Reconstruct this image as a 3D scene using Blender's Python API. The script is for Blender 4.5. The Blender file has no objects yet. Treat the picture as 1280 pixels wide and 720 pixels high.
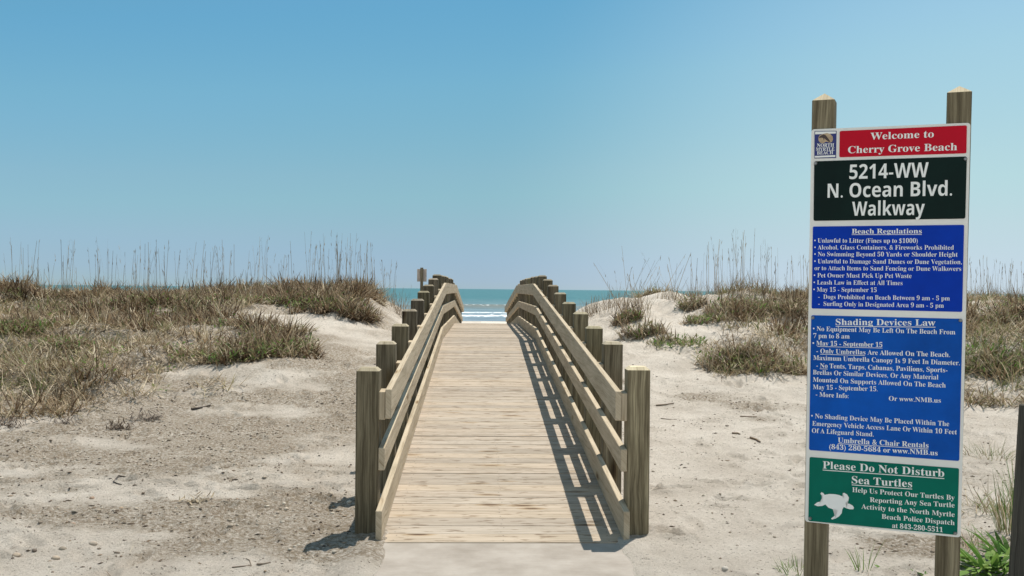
import bpy, bmesh, math, random
import numpy as np
from mathutils import Matrix, Vector

random.seed(7)
RNG = np.random.default_rng(11)
S = bpy.context.scene
COL = S.collection
R = math.radians

# ------------------------------------------------------------------ camera
CAM_POS = Vector((-0.155, 0.0, 1.54))
YAW, ROLL = R(-1.84), 0.0098
cam_d = bpy.data.cameras.new('camera')
cam_d.lens = 35.0
cam_d.sensor_width = 36.0
cam_d.clip_start = 0.05
cam_d.clip_end = 60000
cam = bpy.data.objects.new('camera', cam_d)
COL.objects.link(cam)
CAM_ROT = Matrix.Rotation(YAW, 4, 'Z') @ Matrix.Rotation(R(90) + 0.0013, 4, 'X') @ Matrix.Rotation(ROLL, 4, 'Z')
cam.matrix_world = Matrix.Translation(CAM_POS) @ CAM_ROT
S.camera = cam

# ------------------------------------------------------------------ sky and sun
SUN_DIR = Vector((0.25, 0.37, 1.0)).normalized()      # towards the sun
SUN_EL = math.asin(SUN_DIR.z)
SUN_AZ = math.atan2(SUN_DIR.x, SUN_DIR.y)
world = bpy.data.worlds.new('World')
S.world = world
world.use_nodes = True
wn = world.node_tree.nodes
wl = world.node_tree.links
bg = wn['Background']
sky = wn.new('ShaderNodeTexSky')
sky.sky_type = 'NISHITA'
sky.sun_disc = False
sky.sun_elevation = SUN_EL
sky.sun_rotation = SUN_AZ
sky.altitude = 0
sky.air_density = 1.0
sky.dust_density = 0.0
sky.ozone_density = 5.0
SKY_K = 0.12
pre = wn.new('ShaderNodeVectorMath')
pre.operation = 'SCALE'
pre.inputs['Scale'].default_value = SKY_K
wl.new(sky.outputs['Color'], pre.inputs[0])
sepc = wn.new('ShaderNodeSeparateColor')
wl.new(pre.outputs[0], sepc.inputs[0])
comb = wn.new('ShaderNodeCombineColor')
# grade of the air: one tone curve per channel
for ch, pts in enumerate((((0, 0.10), (0.15, 0.125), (0.242, 0.141), (0.30, 0.188), (0.435, 0.262), (0.65, 0.32), (1, 0.372)),
                          ((0, 0.16), (0.25, 0.29), (0.418, 0.392), (0.508, 0.448), (0.74, 0.51), (0.9, 0.50), (1, 0.497)),
                          ((0, 0), (0.5, 0.48), (0.68, 0.572), (0.73, 0.615), (0.82, 0.632), (0.95, 0.60), (1, 0.59)))):
    r_ = wn.new('ShaderNodeValToRGB')
    e_ = r_.color_ramp.elements
    e_[0].position, e_[0].color = 0.0, (pts[0][1],) * 3 + (1,)
    e_[1].position, e_[1].color = 1.0, (pts[-1][1],) * 3 + (1,)
    for p_, v_ in pts[1:-1]:
        q_ = e_.new(p_)
        q_.color = (v_, v_, v_, 1)
    wl.new(sepc.outputs[ch], r_.inputs['Fac'])
    wl.new(r_.outputs['Color'], comb.inputs[ch])
# paler air on the sun's side
tcw = wn.new('ShaderNodeTexCoord')
dotn = wn.new('ShaderNodeVectorMath')
dotn.operation = 'DOT_PRODUCT'
dotn.inputs[1].default_value = (math.sin(SUN_AZ), math.cos(SUN_AZ), 0)
wl.new(tcw.outputs['Generated'], dotn.inputs[0])
mrg = wn.new('ShaderNodeMapRange')
mrg.interpolation_type = 'SMOOTHSTEP'
mrg.inputs['From Min'].default_value = 0.82
mrg.inputs['From Max'].default_value = 1.0
wl.new(dotn.outputs['Value'], mrg.inputs['Value'])
glow = wn.new('ShaderNodeVectorMath')
glow.operation = 'SCALE'
glow.inputs[0].default_value = (0.20, 0.19, 0.155)
wl.new(mrg.outputs[0], glow.inputs['Scale'])
sumv = wn.new('ShaderNodeVectorMath')
sumv.operation = 'ADD'
wl.new(comb.outputs[0], sumv.inputs[0])
wl.new(glow.outputs[0], sumv.inputs[1])
# glow added to the unseen sky behind the viewer, to fill the shaded sign
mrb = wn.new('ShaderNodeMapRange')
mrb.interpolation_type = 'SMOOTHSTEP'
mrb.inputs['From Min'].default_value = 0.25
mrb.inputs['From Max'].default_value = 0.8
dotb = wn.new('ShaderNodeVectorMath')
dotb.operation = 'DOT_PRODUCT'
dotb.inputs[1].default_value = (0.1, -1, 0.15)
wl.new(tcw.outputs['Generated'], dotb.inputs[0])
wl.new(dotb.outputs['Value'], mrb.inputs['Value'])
fill_glow = wn.new('ShaderNodeVectorMath')
fill_glow.operation = 'SCALE'
fill_glow.inputs[0].default_value = (0.52, 0.46, 0.38)
wl.new(mrb.outputs[0], fill_glow.inputs['Scale'])
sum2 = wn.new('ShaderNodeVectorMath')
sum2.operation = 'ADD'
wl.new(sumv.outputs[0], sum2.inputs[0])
wl.new(fill_glow.outputs[0], sum2.inputs[1])
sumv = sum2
post_ = wn.new('ShaderNodeVectorMath')
post_.operation = 'SCALE'
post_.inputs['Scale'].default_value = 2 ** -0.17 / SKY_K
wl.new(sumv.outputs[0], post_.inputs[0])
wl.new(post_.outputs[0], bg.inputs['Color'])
bg.inputs['Strength'].default_value = SKY_K
sun_d = bpy.data.lights.new('sun', 'SUN')
sun_d.energy = 5.0
sun_d.angle = R(0.5)
sun_d.color = (1.0, 0.94, 0.84)
sun = bpy.data.objects.new('sun', sun_d)
COL.objects.link(sun)
sun.rotation_euler = SUN_DIR.to_track_quat('Z', 'Y').to_euler()
S.view_settings.view_transform = 'Standard'
S.view_settings.look = 'None'
S.view_settings.exposure = 0.17
S.view_settings.gamma = 1.0
S.view_settings.use_curve_mapping = False

# ------------------------------------------------------------------ helpers
FPX = 35.0 / 36.0 * 1280
CM3 = CAM_ROT.to_3x3()


def ray_dir(px, py):
    return CM3 @ Vector(((px - 640) / FPX, -(py - 360) / FPX, -1.0))


def at(px, py, d):
    """world point seen at a place of the 1280x720 photo, d metres ahead"""
    return CAM_POS + ray_dir(px, py) * d


_MI = np.array(CM3.transposed())


def project(x, y, z):
    p = np.stack([x - CAM_POS.x, y - CAM_POS.y, z - CAM_POS.z], -1) @ _MI.T
    d = np.maximum(-p[..., 2], 1e-3)
    return 640 + FPX * p[..., 0] / d, 360 - FPX * p[..., 1] / d, d


def tag(o, label=None, cat=None, group=None, kind=None):
    if label:
        o['label'] = label
    if cat:
        o['category'] = cat
    if group:
        o['group'] = group
    if kind:
        o['kind'] = kind
    return o


def empty(name, loc, label=None, cat=None, group=None):
    o = bpy.data.objects.new(name, None)
    o.empty_display_size = 0.2
    COL.objects.link(o)
    o.location = loc
    return tag(o, label, cat, group)


def link(name, me, mats, parent=None, loc=None):
    o = bpy.data.objects.new(name, me)
    for m in (mats if isinstance(mats, (list, tuple)) else [mats]):
        me.materials.append(m)
    COL.objects.link(o)
    if parent is not None:
        o.parent = parent
    if loc is not None:
        o.location = loc
    return o


def mesh_np(name, verts, faces, smooth=False, color=None, uv=None):
    """verts (N,3), faces (M,4) or (M,3)"""
    verts = np.asarray(verts, np.float32)
    faces = np.asarray(faces, np.int32)
    k = faces.shape[1]
    me = bpy.data.meshes.new(name)
    me.vertices.add(len(verts))
    me.vertices.foreach_set('co', verts.ravel())
    me.loops.add(faces.size)
    me.loops.foreach_set('vertex_index', faces.ravel())
    me.polygons.add(len(faces))
    me.polygons.foreach_set('loop_start', np.arange(0, faces.size, k, dtype=np.int32))
    me.polygons.foreach_set('loop_total', np.full(len(faces), k, np.int32))
    if smooth:
        me.polygons.foreach_set('use_smooth', np.ones(len(faces), bool))
    me.update(calc_edges=True)
    if color is not None:
        a = me.attributes.new('tint', 'FLOAT_COLOR', 'POINT')
        c = np.ones((len(verts), 4), np.float32)
        c[:, :3] = color
        a.data.foreach_set('color', c.ravel())
    me.validate()
    return me


# value noise -----------------------------------------------------
def _hash(ix, iy, seed):
    h = (ix.astype(np.int64) * 374761393 + iy.astype(np.int64) * 668265263 + seed * 974711) & 0xFFFFFFFF
    h = ((h ^ (h >> 13)) * 1274126177) & 0xFFFFFFFF
    h = h ^ (h >> 16)
    return (h & 0xFFFF) / 65535.0


def vnoise(x, y, seed=0):
    ix, iy = np.floor(x), np.floor(y)
    fx, fy = x - ix, y - iy
    fx = fx * fx * fx * (fx * (fx * 6 - 15) + 10)
    fy = fy * fy * fy * (fy * (fy * 6 - 15) + 10)
    a = _hash(ix, iy, seed)
    b = _hash(ix + 1, iy, seed)
    c = _hash(ix, iy + 1, seed)
    d = _hash(ix + 1, iy + 1, seed)
    return (a + (b - a) * fx) * (1 - fy) + (c + (d - c) * fx) * fy


def fbm(x, y, seed=0, octv=4, gain=0.5):
    t, amp, tot = 0, 1.0, 0
    for i in range(octv):
        t = t + amp * vnoise(x * 2 ** i + 17.3 * i, y * 2 ** i - 9.1 * i, seed + i)
        tot += amp
        amp *= gain
    return t / tot - 0.5


def sstep(v, a, b):
    t = np.clip((v - a) / (b - a), 0, 1)
    return t * t * (3 - 2 * t)


# ------------------------------------------------------------------ materials
def newmat(name):
    m = bpy.data.materials.new(name)
    m.use_nodes = True
    nt = m.node_tree
    return m, nt.nodes, nt.links, nt.nodes['Principled BSDF']


def nnode(N, typ, **kw):
    n = N.new(typ)
    for k, v in kw.items():
        if k in n.inputs:
            n.inputs[k].default_value = v
        else:
            setattr(n, k, v)
    return n


def ramp(N, stops):
    r = N.new('ShaderNodeValToRGB')
    e = r.color_ramp.elements
    e[0].position, e[0].color = stops[0][0], (*stops[0][1], 1)
    e[1].position, e[1].color = stops[-1][0], (*stops[-1][1], 1)
    for p, c in stops[1:-1]:
        x = e.new(p)
        x.color = (*c, 1)
    return r


def mix(N, L, fac, a, b, blend='MIX'):
    n = N.new('ShaderNodeMix')
    n.data_type = 'RGBA'
    n.blend_type = blend
    for s, v in ((0, fac), (6, a), (7, b)):
        if hasattr(v, 'is_linked') or hasattr(v, 'links'):
            L.new(v, n.inputs[s])
        else:
            n.inputs[s].default_value = v if s == 0 else (*v, 1)
    return n.outputs[2]


def plain(name, col, rough=0.5, metal=0.0, spec=0.5, grime=0.0, scale=8.0):
    m, N, L, P = newmat(name)
    P.inputs['Roughness'].default_value = rough
    P.inputs['Metallic'].default_value = metal
    P.inputs['Specular IOR Level'].default_value = spec
    if grime:
        tc = N.new('ShaderNodeTexCoord')
        n1 = nnode(N, 'ShaderNodeTexNoise', Scale=scale, Detail=6.0, Roughness=0.65)
        L.new(tc.outputs['Object'], n1.inputs['Vector'])
        r = ramp(N, [(0.35, tuple(c * (1 - grime) for c in col)), (0.65, col)])
        L.new(n1.outputs['Fac'], r.inputs['Fac'])
        L.new(r.outputs['Color'], P.inputs['Base Color'])
        mr = nnode(N, 'ShaderNodeMapRange')
        mr.inputs['To Min'].default_value = rough * 0.8
        mr.inputs['To Max'].default_value = min(1, rough * 1.35)
        L.new(n1.outputs['Fac'], mr.inputs['Value'])
        L.new(mr.outputs[0], P.inputs['Roughness'])
    else:
        P.inputs['Base Color'].default_value = (*col, 1)
    return m


def wood(name, pale, mid, dark, grain=1.0, vary=0.25, knots=True, bump=0.25, streaks=False):
    """weathered softwood; u runs along the board in metres, v across it"""
    m, N, L, P = newmat(name)
    P.inputs['Roughness'].default_value = 0.85
    P.inputs['Specular IOR Level'].default_value = 0.2
    uv = N.new('ShaderNodeUVMap')
    uv.uv_map = 'grain'
    mp = nnode(N, 'ShaderNodeMapping')
    mp.inputs['Scale'].default_value = (1.3, 34, 1)
    L.new(uv.outputs['UV'], mp.inputs['Vector'])
    # slow warp so that the grain wanders
    wv = nnode(N, 'ShaderNodeTexNoise', Scale=2.2, Detail=2.0)
    L.new(uv.outputs['UV'], wv.inputs['Vector'])
    add = N.new('ShaderNodeVectorMath')
    add.operation = 'MULTIPLY_ADD'
    L.new(wv.outputs['Color'], add.inputs[0])
    add.inputs[1].default_value = (0.0, 2.4, 0)
    L.new(mp.outputs['Vector'], add.inputs[2])
    g1 = nnode(N, 'ShaderNodeTexNoise', Scale=1.0, Detail=7.0, Roughness=0.7)
    L.new(add.outputs[0], g1.inputs['Vector'])
    c1 = ramp(N, [(0.28, dark), (0.46, mid), (0.66, pale)])
    L.new(g1.outputs['Fac'], c1.inputs['Fac'])
    # growth rings (cathedral figure)
    mp2 = nnode(N, 'ShaderNodeMapping')
    mp2.inputs['Scale'].default_value = (0.55, 9, 1)
    L.new(uv.outputs['UV'], mp2.inputs['Vector'])
    wt = nnode(N, 'ShaderNodeTexWave', Scale=2.4, Distortion=9.0, Detail=3.0)
    wt.inputs['Detail Scale'].default_value = 0.7
    wt.bands_direction = 'Y'
    L.new(mp2.outputs['Vector'], wt.inputs['Vector'])
    rw = ramp(N, [(0.0, (0.62, 0.6, 0.57)), (0.35, (1, 1, 1)), (1.0, (1, 1, 1))])
    L.new(wt.outputs['Fac'], rw.inputs['Fac'])
    col = mix(N, L, 0.55 * grain, c1.outputs['Color'], rw.outputs['Color'], 'MULTIPLY')
    # board-to-board difference
    geo = N.new('ShaderNodeNewGeometry')
    rv = ramp(N, [(0.0, (1 - vary, 1 - vary, 1 - vary * 1.05)), (0.45, (1.0, 0.98, 0.95)), (0.8, (1.0, 0.965, 0.90)), (1.0, (0.94, 0.95, 0.95))])
    L.new(geo.outputs['Random Per Island'], rv.inputs['Fac'])
    col = mix(N, L, 1.0, col, rv.outputs['Color'], 'MULTIPLY')
    # weather stains
    st = nnode(N, 'ShaderNodeTexNoise', Scale=3.0, Detail=5.0, Roughness=0.6)
    mp3 = nnode(N, 'ShaderNodeMapping')
    mp3.inputs['Scale'].default_value = (0.6, 2.5, 1)
    L.new(uv.outputs['UV'], mp3.inputs['Vector'])
    L.new(mp3.outputs['Vector'], st.inputs['Vector'])
    rs = ramp(N, [(0.3, (0.72, 0.71, 0.68)), (0.55, (1, 1, 1))])
    L.new(st.outputs['Fac'], rs.inputs['Fac'])
    col = mix(N, L, 0.8, col, rs.outputs['Color'], 'MULTIPLY')
    if knots:
        mk = nnode(N, 'ShaderNodeMapping')
        mk.inputs['Scale'].default_value = (1.5, 5.5, 1)
        L.new(uv.outputs['UV'], mk.inputs['Vector'])
        vo = nnode(N, 'ShaderNodeTexVoronoi', Scale=1.0)
        L.new(mk.outputs['Vector'], vo.inputs['Vector'])
        rk = ramp(N, [(0.055, (0.24, 0.15, 0.09)), (0.12, (0.75, 0.66, 0.52)), (0.19, (1, 1, 1))])
        L.new(vo.outputs['Distance'], rk.inputs['Fac'])
        col = mix(N, L, 0.85, col, rk.outputs['Color'], 'MULTIPLY')
    if streaks:
        ms = nnode(N, 'ShaderNodeMapping')
        ms.inputs['Scale'].default_value = (7.0, 26.0, 1)
        L.new(uv.outputs['UV'], ms.inputs['Vector'])
        ns = nnode(N, 'ShaderNodeTexNoise', Scale=1.0, Detail=3.0, Roughness=0.5)
        L.new(ms.outputs['Vector'], ns.inputs['Vector'])
        rs2 = ramp(N, [(0.575, (1, 1, 1)), (0.66, (0.50, 0.44, 0.38))])
        L.new(ns.outputs['Fac'], rs2.inputs['Fac'])
        col = mix(N, L, 0.9, col, rs2.outputs['Color'], 'MULTIPLY')
    oi = N.new('ShaderNodeObjectInfo')
    col = mix(N, L, 1.0, col, oi.outputs['Color'], 'MULTIPLY')
    L.new(col, P.inputs['Base Color'])
    bp = nnode(N, 'ShaderNodeBump', Strength=bump, Distance=0.004)
    L.new(g1.outputs['Fac'], bp.inputs['Height'])
    L.new(bp.outputs['Normal'], P.inputs['Normal'])
    return m


M_DECK = wood('deck wood', (0.49, 0.425, 0.36), (0.42, 0.36, 0.30), (0.21, 0.165, 0.125), grain=0.6, vary=0.2, streaks=True)
M_RAIL = wood('rail wood', (0.55, 0.475, 0.375), (0.46, 0.392, 0.30), (0.25, 0.19, 0.125), grain=0.6, vary=0.2)
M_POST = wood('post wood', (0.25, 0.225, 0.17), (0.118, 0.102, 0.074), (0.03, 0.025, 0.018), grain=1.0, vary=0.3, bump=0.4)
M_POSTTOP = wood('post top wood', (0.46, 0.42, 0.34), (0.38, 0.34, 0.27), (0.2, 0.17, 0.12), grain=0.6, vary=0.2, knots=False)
M_OLD = wood('old black timber', (0.14, 0.13, 0.11), (0.075, 0.068, 0.058), (0.02, 0.018, 0.016), grain=1.0, vary=0.2, bump=0.6)
M_NAIL = plain('nail steel', (0.09, 0.08, 0.07), 0.5, 0.6)

# ------------------------------------------------------------------ deck profile and terrain
Y0, PITCH = 6.22, 1.22
YK1, YK2 = Y0 + 8 * PITCH, Y0 + 14 * PITCH
YEND = YK2 + 9 * PITCH + 0.15
YS = 6.06
RISE = 0.735


def deck_z(y):
    return np.interp(y, [YS, YK1, YK2, YEND], [0.0, RISE, RISE, 0.02])


_py = np.linspace(-40, 400, 4401)
_prof = np.interp(_py, [-40, 8.8, 10.5, 12, 14, 16, 18, 19.5, 21, 23, 27, 34, 50, 80, 118, 150, 400],
                  [0, 0, 0.07, 0.22, 0.55, 0.90, 1.21, 1.36, 1.33, 1.10, 0.55, 0.0, -0.7, -1.5, -2.3, -2.8, -6.0])
_k = np.hanning(13)
_k /= _k.sum()
_prof = np.convolve(np.pad(_prof, 6, mode='edge'), _k, mode='valid')


def base_height(x, y):
    wob = 1.6 * fbm(x / 5.0, y / 9.0 + 3.0, 5, 3) * sstep(np.abs(x), 0.8, 3.0)
    P = np.interp(y + wob, _py, _prof)
    dune = sstep(y, 10.5, 14.5) * (1 - sstep(y, 26, 40))
    hummock = 0.34 * fbm(x / 0.85, y / 0.75, 41, 2) * sstep(np.abs(x), 2.8, 4.2) * sstep(y, 11.6, 12.8)
    P = P + hummock * dune
    lump = (0.42 * fbm(x / 2.6, y / 2.6, 21, 3) + 0.75 * fbm(x / 7.0, y / 6.0, 31, 2)) * dune
    P = P + lump
    # the mounds each side of the walkway
    def hump(cx, cy, rx, ry, h):
        return h * np.exp(-((x - cx) / rx) ** 2 - ((y - cy) / ry) ** 2)
    P = P + hump(-2.7, 19.2, 1.2, 2.2, 0.06) + hump(3.4, 18.5, 1.5, 1.8, 0.08) + hump(-2.9, 13.6, 1.8, 0.8, 0.16)
    P = P + hump(-5.2, 12.6, 1.0, 0.55, 0.10) - hump(-4.6, 11.9, 1.0, 0.6, 0.05)
    dz = deck_z(np.clip(y, YS, YEND)) - 0.10
    under = np.where(y < 8.0, np.minimum(P, 0.0), np.minimum(P, dz))
    w = sstep(np.abs(x + 0.0), 0.85, 2.7)
    near = under + (P - under) * w
    zone = sstep(y, 7.0, 10.0) * (1 - sstep(y, YEND - 4, YEND + 6))
    return P + (near - P) * zone


def spacing_axis(segs):
    out = []
    for a, b, n in segs:
        out += list(np.linspace(a, b, n, endpoint=False))
    out.append(segs[-1][1])
    return np.array(out)


GX = np.concatenate([-np.geomspace(30000, 12.2, 40), spacing_axis([(-12, -6.5, 90), (-6.5, 5.5, 420), (5.5, 12, 100)]), np.geomspace(12.2, 30000, 40)])
GY = np.concatenate([spacing_axis([(-60, -2, 16), (-2, 4.6, 40), (4.6, 8, 150), (8, 13, 150), (13, 26, 190), (26, 60, 60), (60, 130, 30)]), np.geomspace(140, 30000, 26)])
XX, YY = np.meshgrid(GX, GY)
ZZ = base_height(XX, YY)
nearmask = (1 - sstep(YY, 18, 26)) * (1 - sstep(np.abs(XX), 10, 14))
off_walk = sstep(np.abs(XX), 0.70, 0.86) + sstep(YY, YS, YS + .1)
off_walk = np.clip(off_walk, 0, 1)
churn = sstep(fbm(XX / 1.1, YY / 0.8, 51, 3), -0.04, 0.14)
churn = churn * np.where(XX < 0, 1.0, 0.75)
banks = 0.12 * fbm(XX * 1.9, YY * 1.5, 55, 3, 0.6) * sstep(YY, 10, 12.5) * (1 - sstep(YY, 20, 23)) * sstep(np.abs(XX), 1.0, 1.5)
ZZ = ZZ + banks
micro = 0.030 * fbm(XX * 1.6, YY * 1.6, 61, 4) + 0.060 * churn * fbm(XX * 5.2, YY * 5.2, 71, 4, 0.6) + 0.045 * churn * np.abs(fbm(XX * 9, YY * 9, 81, 3, 0.65)) + 0.014 * fbm(XX * 17, YY * 17, 91, 2)
ZZ = ZZ + micro * nearmask * off_walk
# footprints and scuffs in the loose sand
steps = []
for i in range(480):
    side = -1 if random.random() < 0.55 else 1
    steps.append((side * random.uniform(1.05, 5.6), random.uniform(4.8, 19.0), random.uniform(-1.2, 1.2), random.uniform(0.010, 0.032)))
for tr in range(16):                       # walked trails, left and right foot in turn
    side = -1 if tr % 2 else 1
    fx, fy, hd = side * random.uniform(1.2, 4.5), random.uniform(4.6, 8.5), random.uniform(-1.3, 1.3)
    for k in range(random.randint(6, 14)):
        hd += random.uniform(-0.12, 0.12)
        fx, fy = fx + 0.62 * math.sin(hd), fy + 0.62 * math.cos(hd)
        o_ = 0.10 if k % 2 else -0.10
        if abs(fx) > 1.1:
            steps.append((fx + o_ * math.cos(hd), fy - o_ * math.sin(hd), hd, random.uniform(0.026, 0.045)))
for fx, fy, a, dep in steps:
    l, w = random.uniform(0.10, 0.15), random.uniform(0.045, 0.06)
    i0, i1 = np.searchsorted(GX, [fx - 0.4, fx + 0.4])
    j0, j1 = np.searchsorted(GY, [fy - 0.4, fy + 0.4])
    dx, dy = XX[j0:j1, i0:i1] - fx, YY[j0:j1, i0:i1] - fy
    u, v = dx * math.sin(a) + dy * math.cos(a), dx * math.cos(a) - dy * math.sin(a)
    q = (u / l) ** 2 + (v / w) ** 2
    ZZ[j0:j1, i0:i1] += -dep * np.exp(-q ** 2) + 0.55 * dep * np.exp(-((np.sqrt(q) - 1.45) / 0.35) ** 2)
# sand drifted against the path edge, kept below the slab in the middle
slabzone = (1 - sstep(np.abs(XX), 0.60, 0.73)) * (1 - sstep(YY, YS + .05, YS + .5))
ZZ = ZZ * (1 - slabzone) + slabzone * -0.05
rim = np.exp(-((np.abs(XX) - 0.80) / 0.10) ** 2) * (1 - sstep(YY, YS, YS + .4)) * (0.016 + 0.09 * fbm(XX * 2.5, YY * 2.5, 95, 3))
ZZ = ZZ + np.clip(rim, -0.01, 0.05)
ZZ = np.where(YY < 3, np.minimum(ZZ, 0.06), ZZ)
debris = sstep(fbm(XX / 1.3 + 4, YY / 0.75, 101, 4) + 0.09 * np.where(XX < 0, 1, -1.1) + 0.12 * sstep(YY, 8.0, 10.5) * np.where(XX < 0, 1, 0), 0.02, 0.25)
debris = debris * (1 - sstep(YY, 16, 20) * 0.6)


def ground_z(x, y):
    x, y = np.atleast_1d(np.asarray(x, float)), np.atleast_1d(np.asarray(y, float))
    i = np.clip(np.searchsorted(GX, x) - 1, 0, len(GX) - 2)
    j = np.clip(np.searchsorted(GY, y) - 1, 0, len(GY) - 2)
    tx = (x - GX[i]) / (GX[i + 1] - GX[i])
    ty = (y - GY[j]) / (GY[j + 1] - GY[j])
    return (ZZ[j, i] * (1 - tx) + ZZ[j, i + 1] * tx) * (1 - ty) + (ZZ[j + 1, i] * (1 - tx) + ZZ[j + 1, i + 1] * tx) * ty


def gz(x, y):
    return float(ground_z(x, y)[0])


def hit(px, py):
    """ground point seen at a place of the photo"""
    d = ray_dir(px, py)
    t = 3.0
    while t < 200:
        p = CAM_POS + d * t
        if p.z < gz(p.x, p.y):
            return p
        t += 0.03
    return p


def sand_mat():
    m, N, L, P = newmat('dune sand')
    P.inputs['Roughness'].default_value = 0.95
    P.inputs['Specular IOR Level'].default_value = 0.15
    tc = N.new('ShaderNodeTexCoord')
    at_ = N.new('ShaderNodeAttribute')
    at_.attribute_name = 'tint'
    big = nnode(N, 'ShaderNodeTexNoise', Scale=1.7, Detail=6.0, Roughness=0.62)
    L.new(tc.outputs['Object'], big.inputs['Vector'])
    c0 = ramp(N, [(0.3, (0.56, 0.49, 0.415)), (0.6, (0.70, 0.63, 0.55))])
    L.new(big.outputs['Fac'], c0.inputs['Fac'])
    med = nnode(N, 'ShaderNodeTexNoise', Scale=34.0, Detail=8.0, Roughness=0.82)
    L.new(tc.outputs['Object'], med.inputs['Vector'])
    # organic litter mixed into the sand
    mth = N.new('ShaderNodeMath')
    mth.operation = 'MULTIPLY'
    rmed = ramp(N, [(0.40, (0, 0, 0)), (0.56, (1, 1, 1))])
    L.new(med.outputs['Fac'], rmed.inputs['Fac'])
    L.new(rmed.outputs['Color'], mth.inputs[0])
    sep = N.new('ShaderNodeSeparateColor')
    L.new(at_.outputs['Color'], sep.inputs[0])
    L.new(sep.outputs[0], mth.inputs[1])
    cold = ramp(N, [(0.3, (0.15, 0.112, 0.075)), (0.7, (0.35, 0.28, 0.20))])
    L.new(med.outputs['Fac'], cold.inputs['Fac'])
    col = mix(N, L, mth.outputs[0], c0.outputs['Color'], cold.outputs['Color'])
    # dark specks everywhere
    spk = nnode(N, 'ShaderNodeTexNoise', Scale=48.0, Detail=4.0, Roughness=0.7)
    mp = nnode(N, 'ShaderNodeMapping')
    mp.inputs['Scale'].default_value = (0.8, 1.0, 1.0)
    L.new(tc.outputs['Object'], mp.inputs['Vector'])
    L.new(mp.outputs['Vector'], spk.inputs['Vector'])
    rsp = ramp(N, [(0.60, (0, 0, 0)), (0.66, (1, 1, 1))])
    L.new(spk.outputs['Fac'], rsp.inputs['Fac'])
    col = mix(N, L, rsp.outputs['Color'], col, (0.15, 0.115, 0.08))
    fin = nnode(N, 'ShaderNodeTexNoise', Scale=260.0, Detail=3.0)
    L.new(tc.outputs['Object'], fin.inputs['Vector'])
    rf = ramp(N, [(0.3, (0.84, 0.84, 0.84)), (0.7, (1.08, 1.08, 1.08))])
    L.new(fin.outputs['Fac'], rf.inputs['Fac'])
    col = mix(N, L, 1.0, col, rf.outputs['Color'], 'MULTIPLY')
    L.new(col, P.inputs['Base Color'])
    b1 = nnode(N, 'ShaderNodeBump', Strength=1.0, Distance=0.035)
    L.new(med.outputs['Fac'], b1.inputs['Height'])
    b2 = nnode(N, 'ShaderNodeBump', Strength=0.8, Distance=0.012)
    L.new(spk.outputs['Fac'], b2.inputs['Height'])
    L.new(b1.outputs['Normal'], b2.inputs['Normal'])
    L.new(b2.outputs['Normal'], P.inputs['Normal'])
    return m


def grid_faces(nx, ny):
    i = np.arange(nx - 1)
    j = np.arange(ny - 1)
    a = (j[:, None] * nx + i[None, :]).ravel()
    return np.stack([a, a + 1, a + nx + 1, a + nx], 1)


gm = mesh_np('ground', np.stack([XX.ravel(), YY.ravel(), ZZ.ravel()], 1), grid_faces(len(GX), len(GY)), True,
             color=np.repeat(debris.ravel()[:, None], 3, 1))
ground = tag(link('ground', gm, sand_mat()), kind='structure')

# ------------------------------------------------------------------ sea
SEA_Z = -2.3


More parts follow.
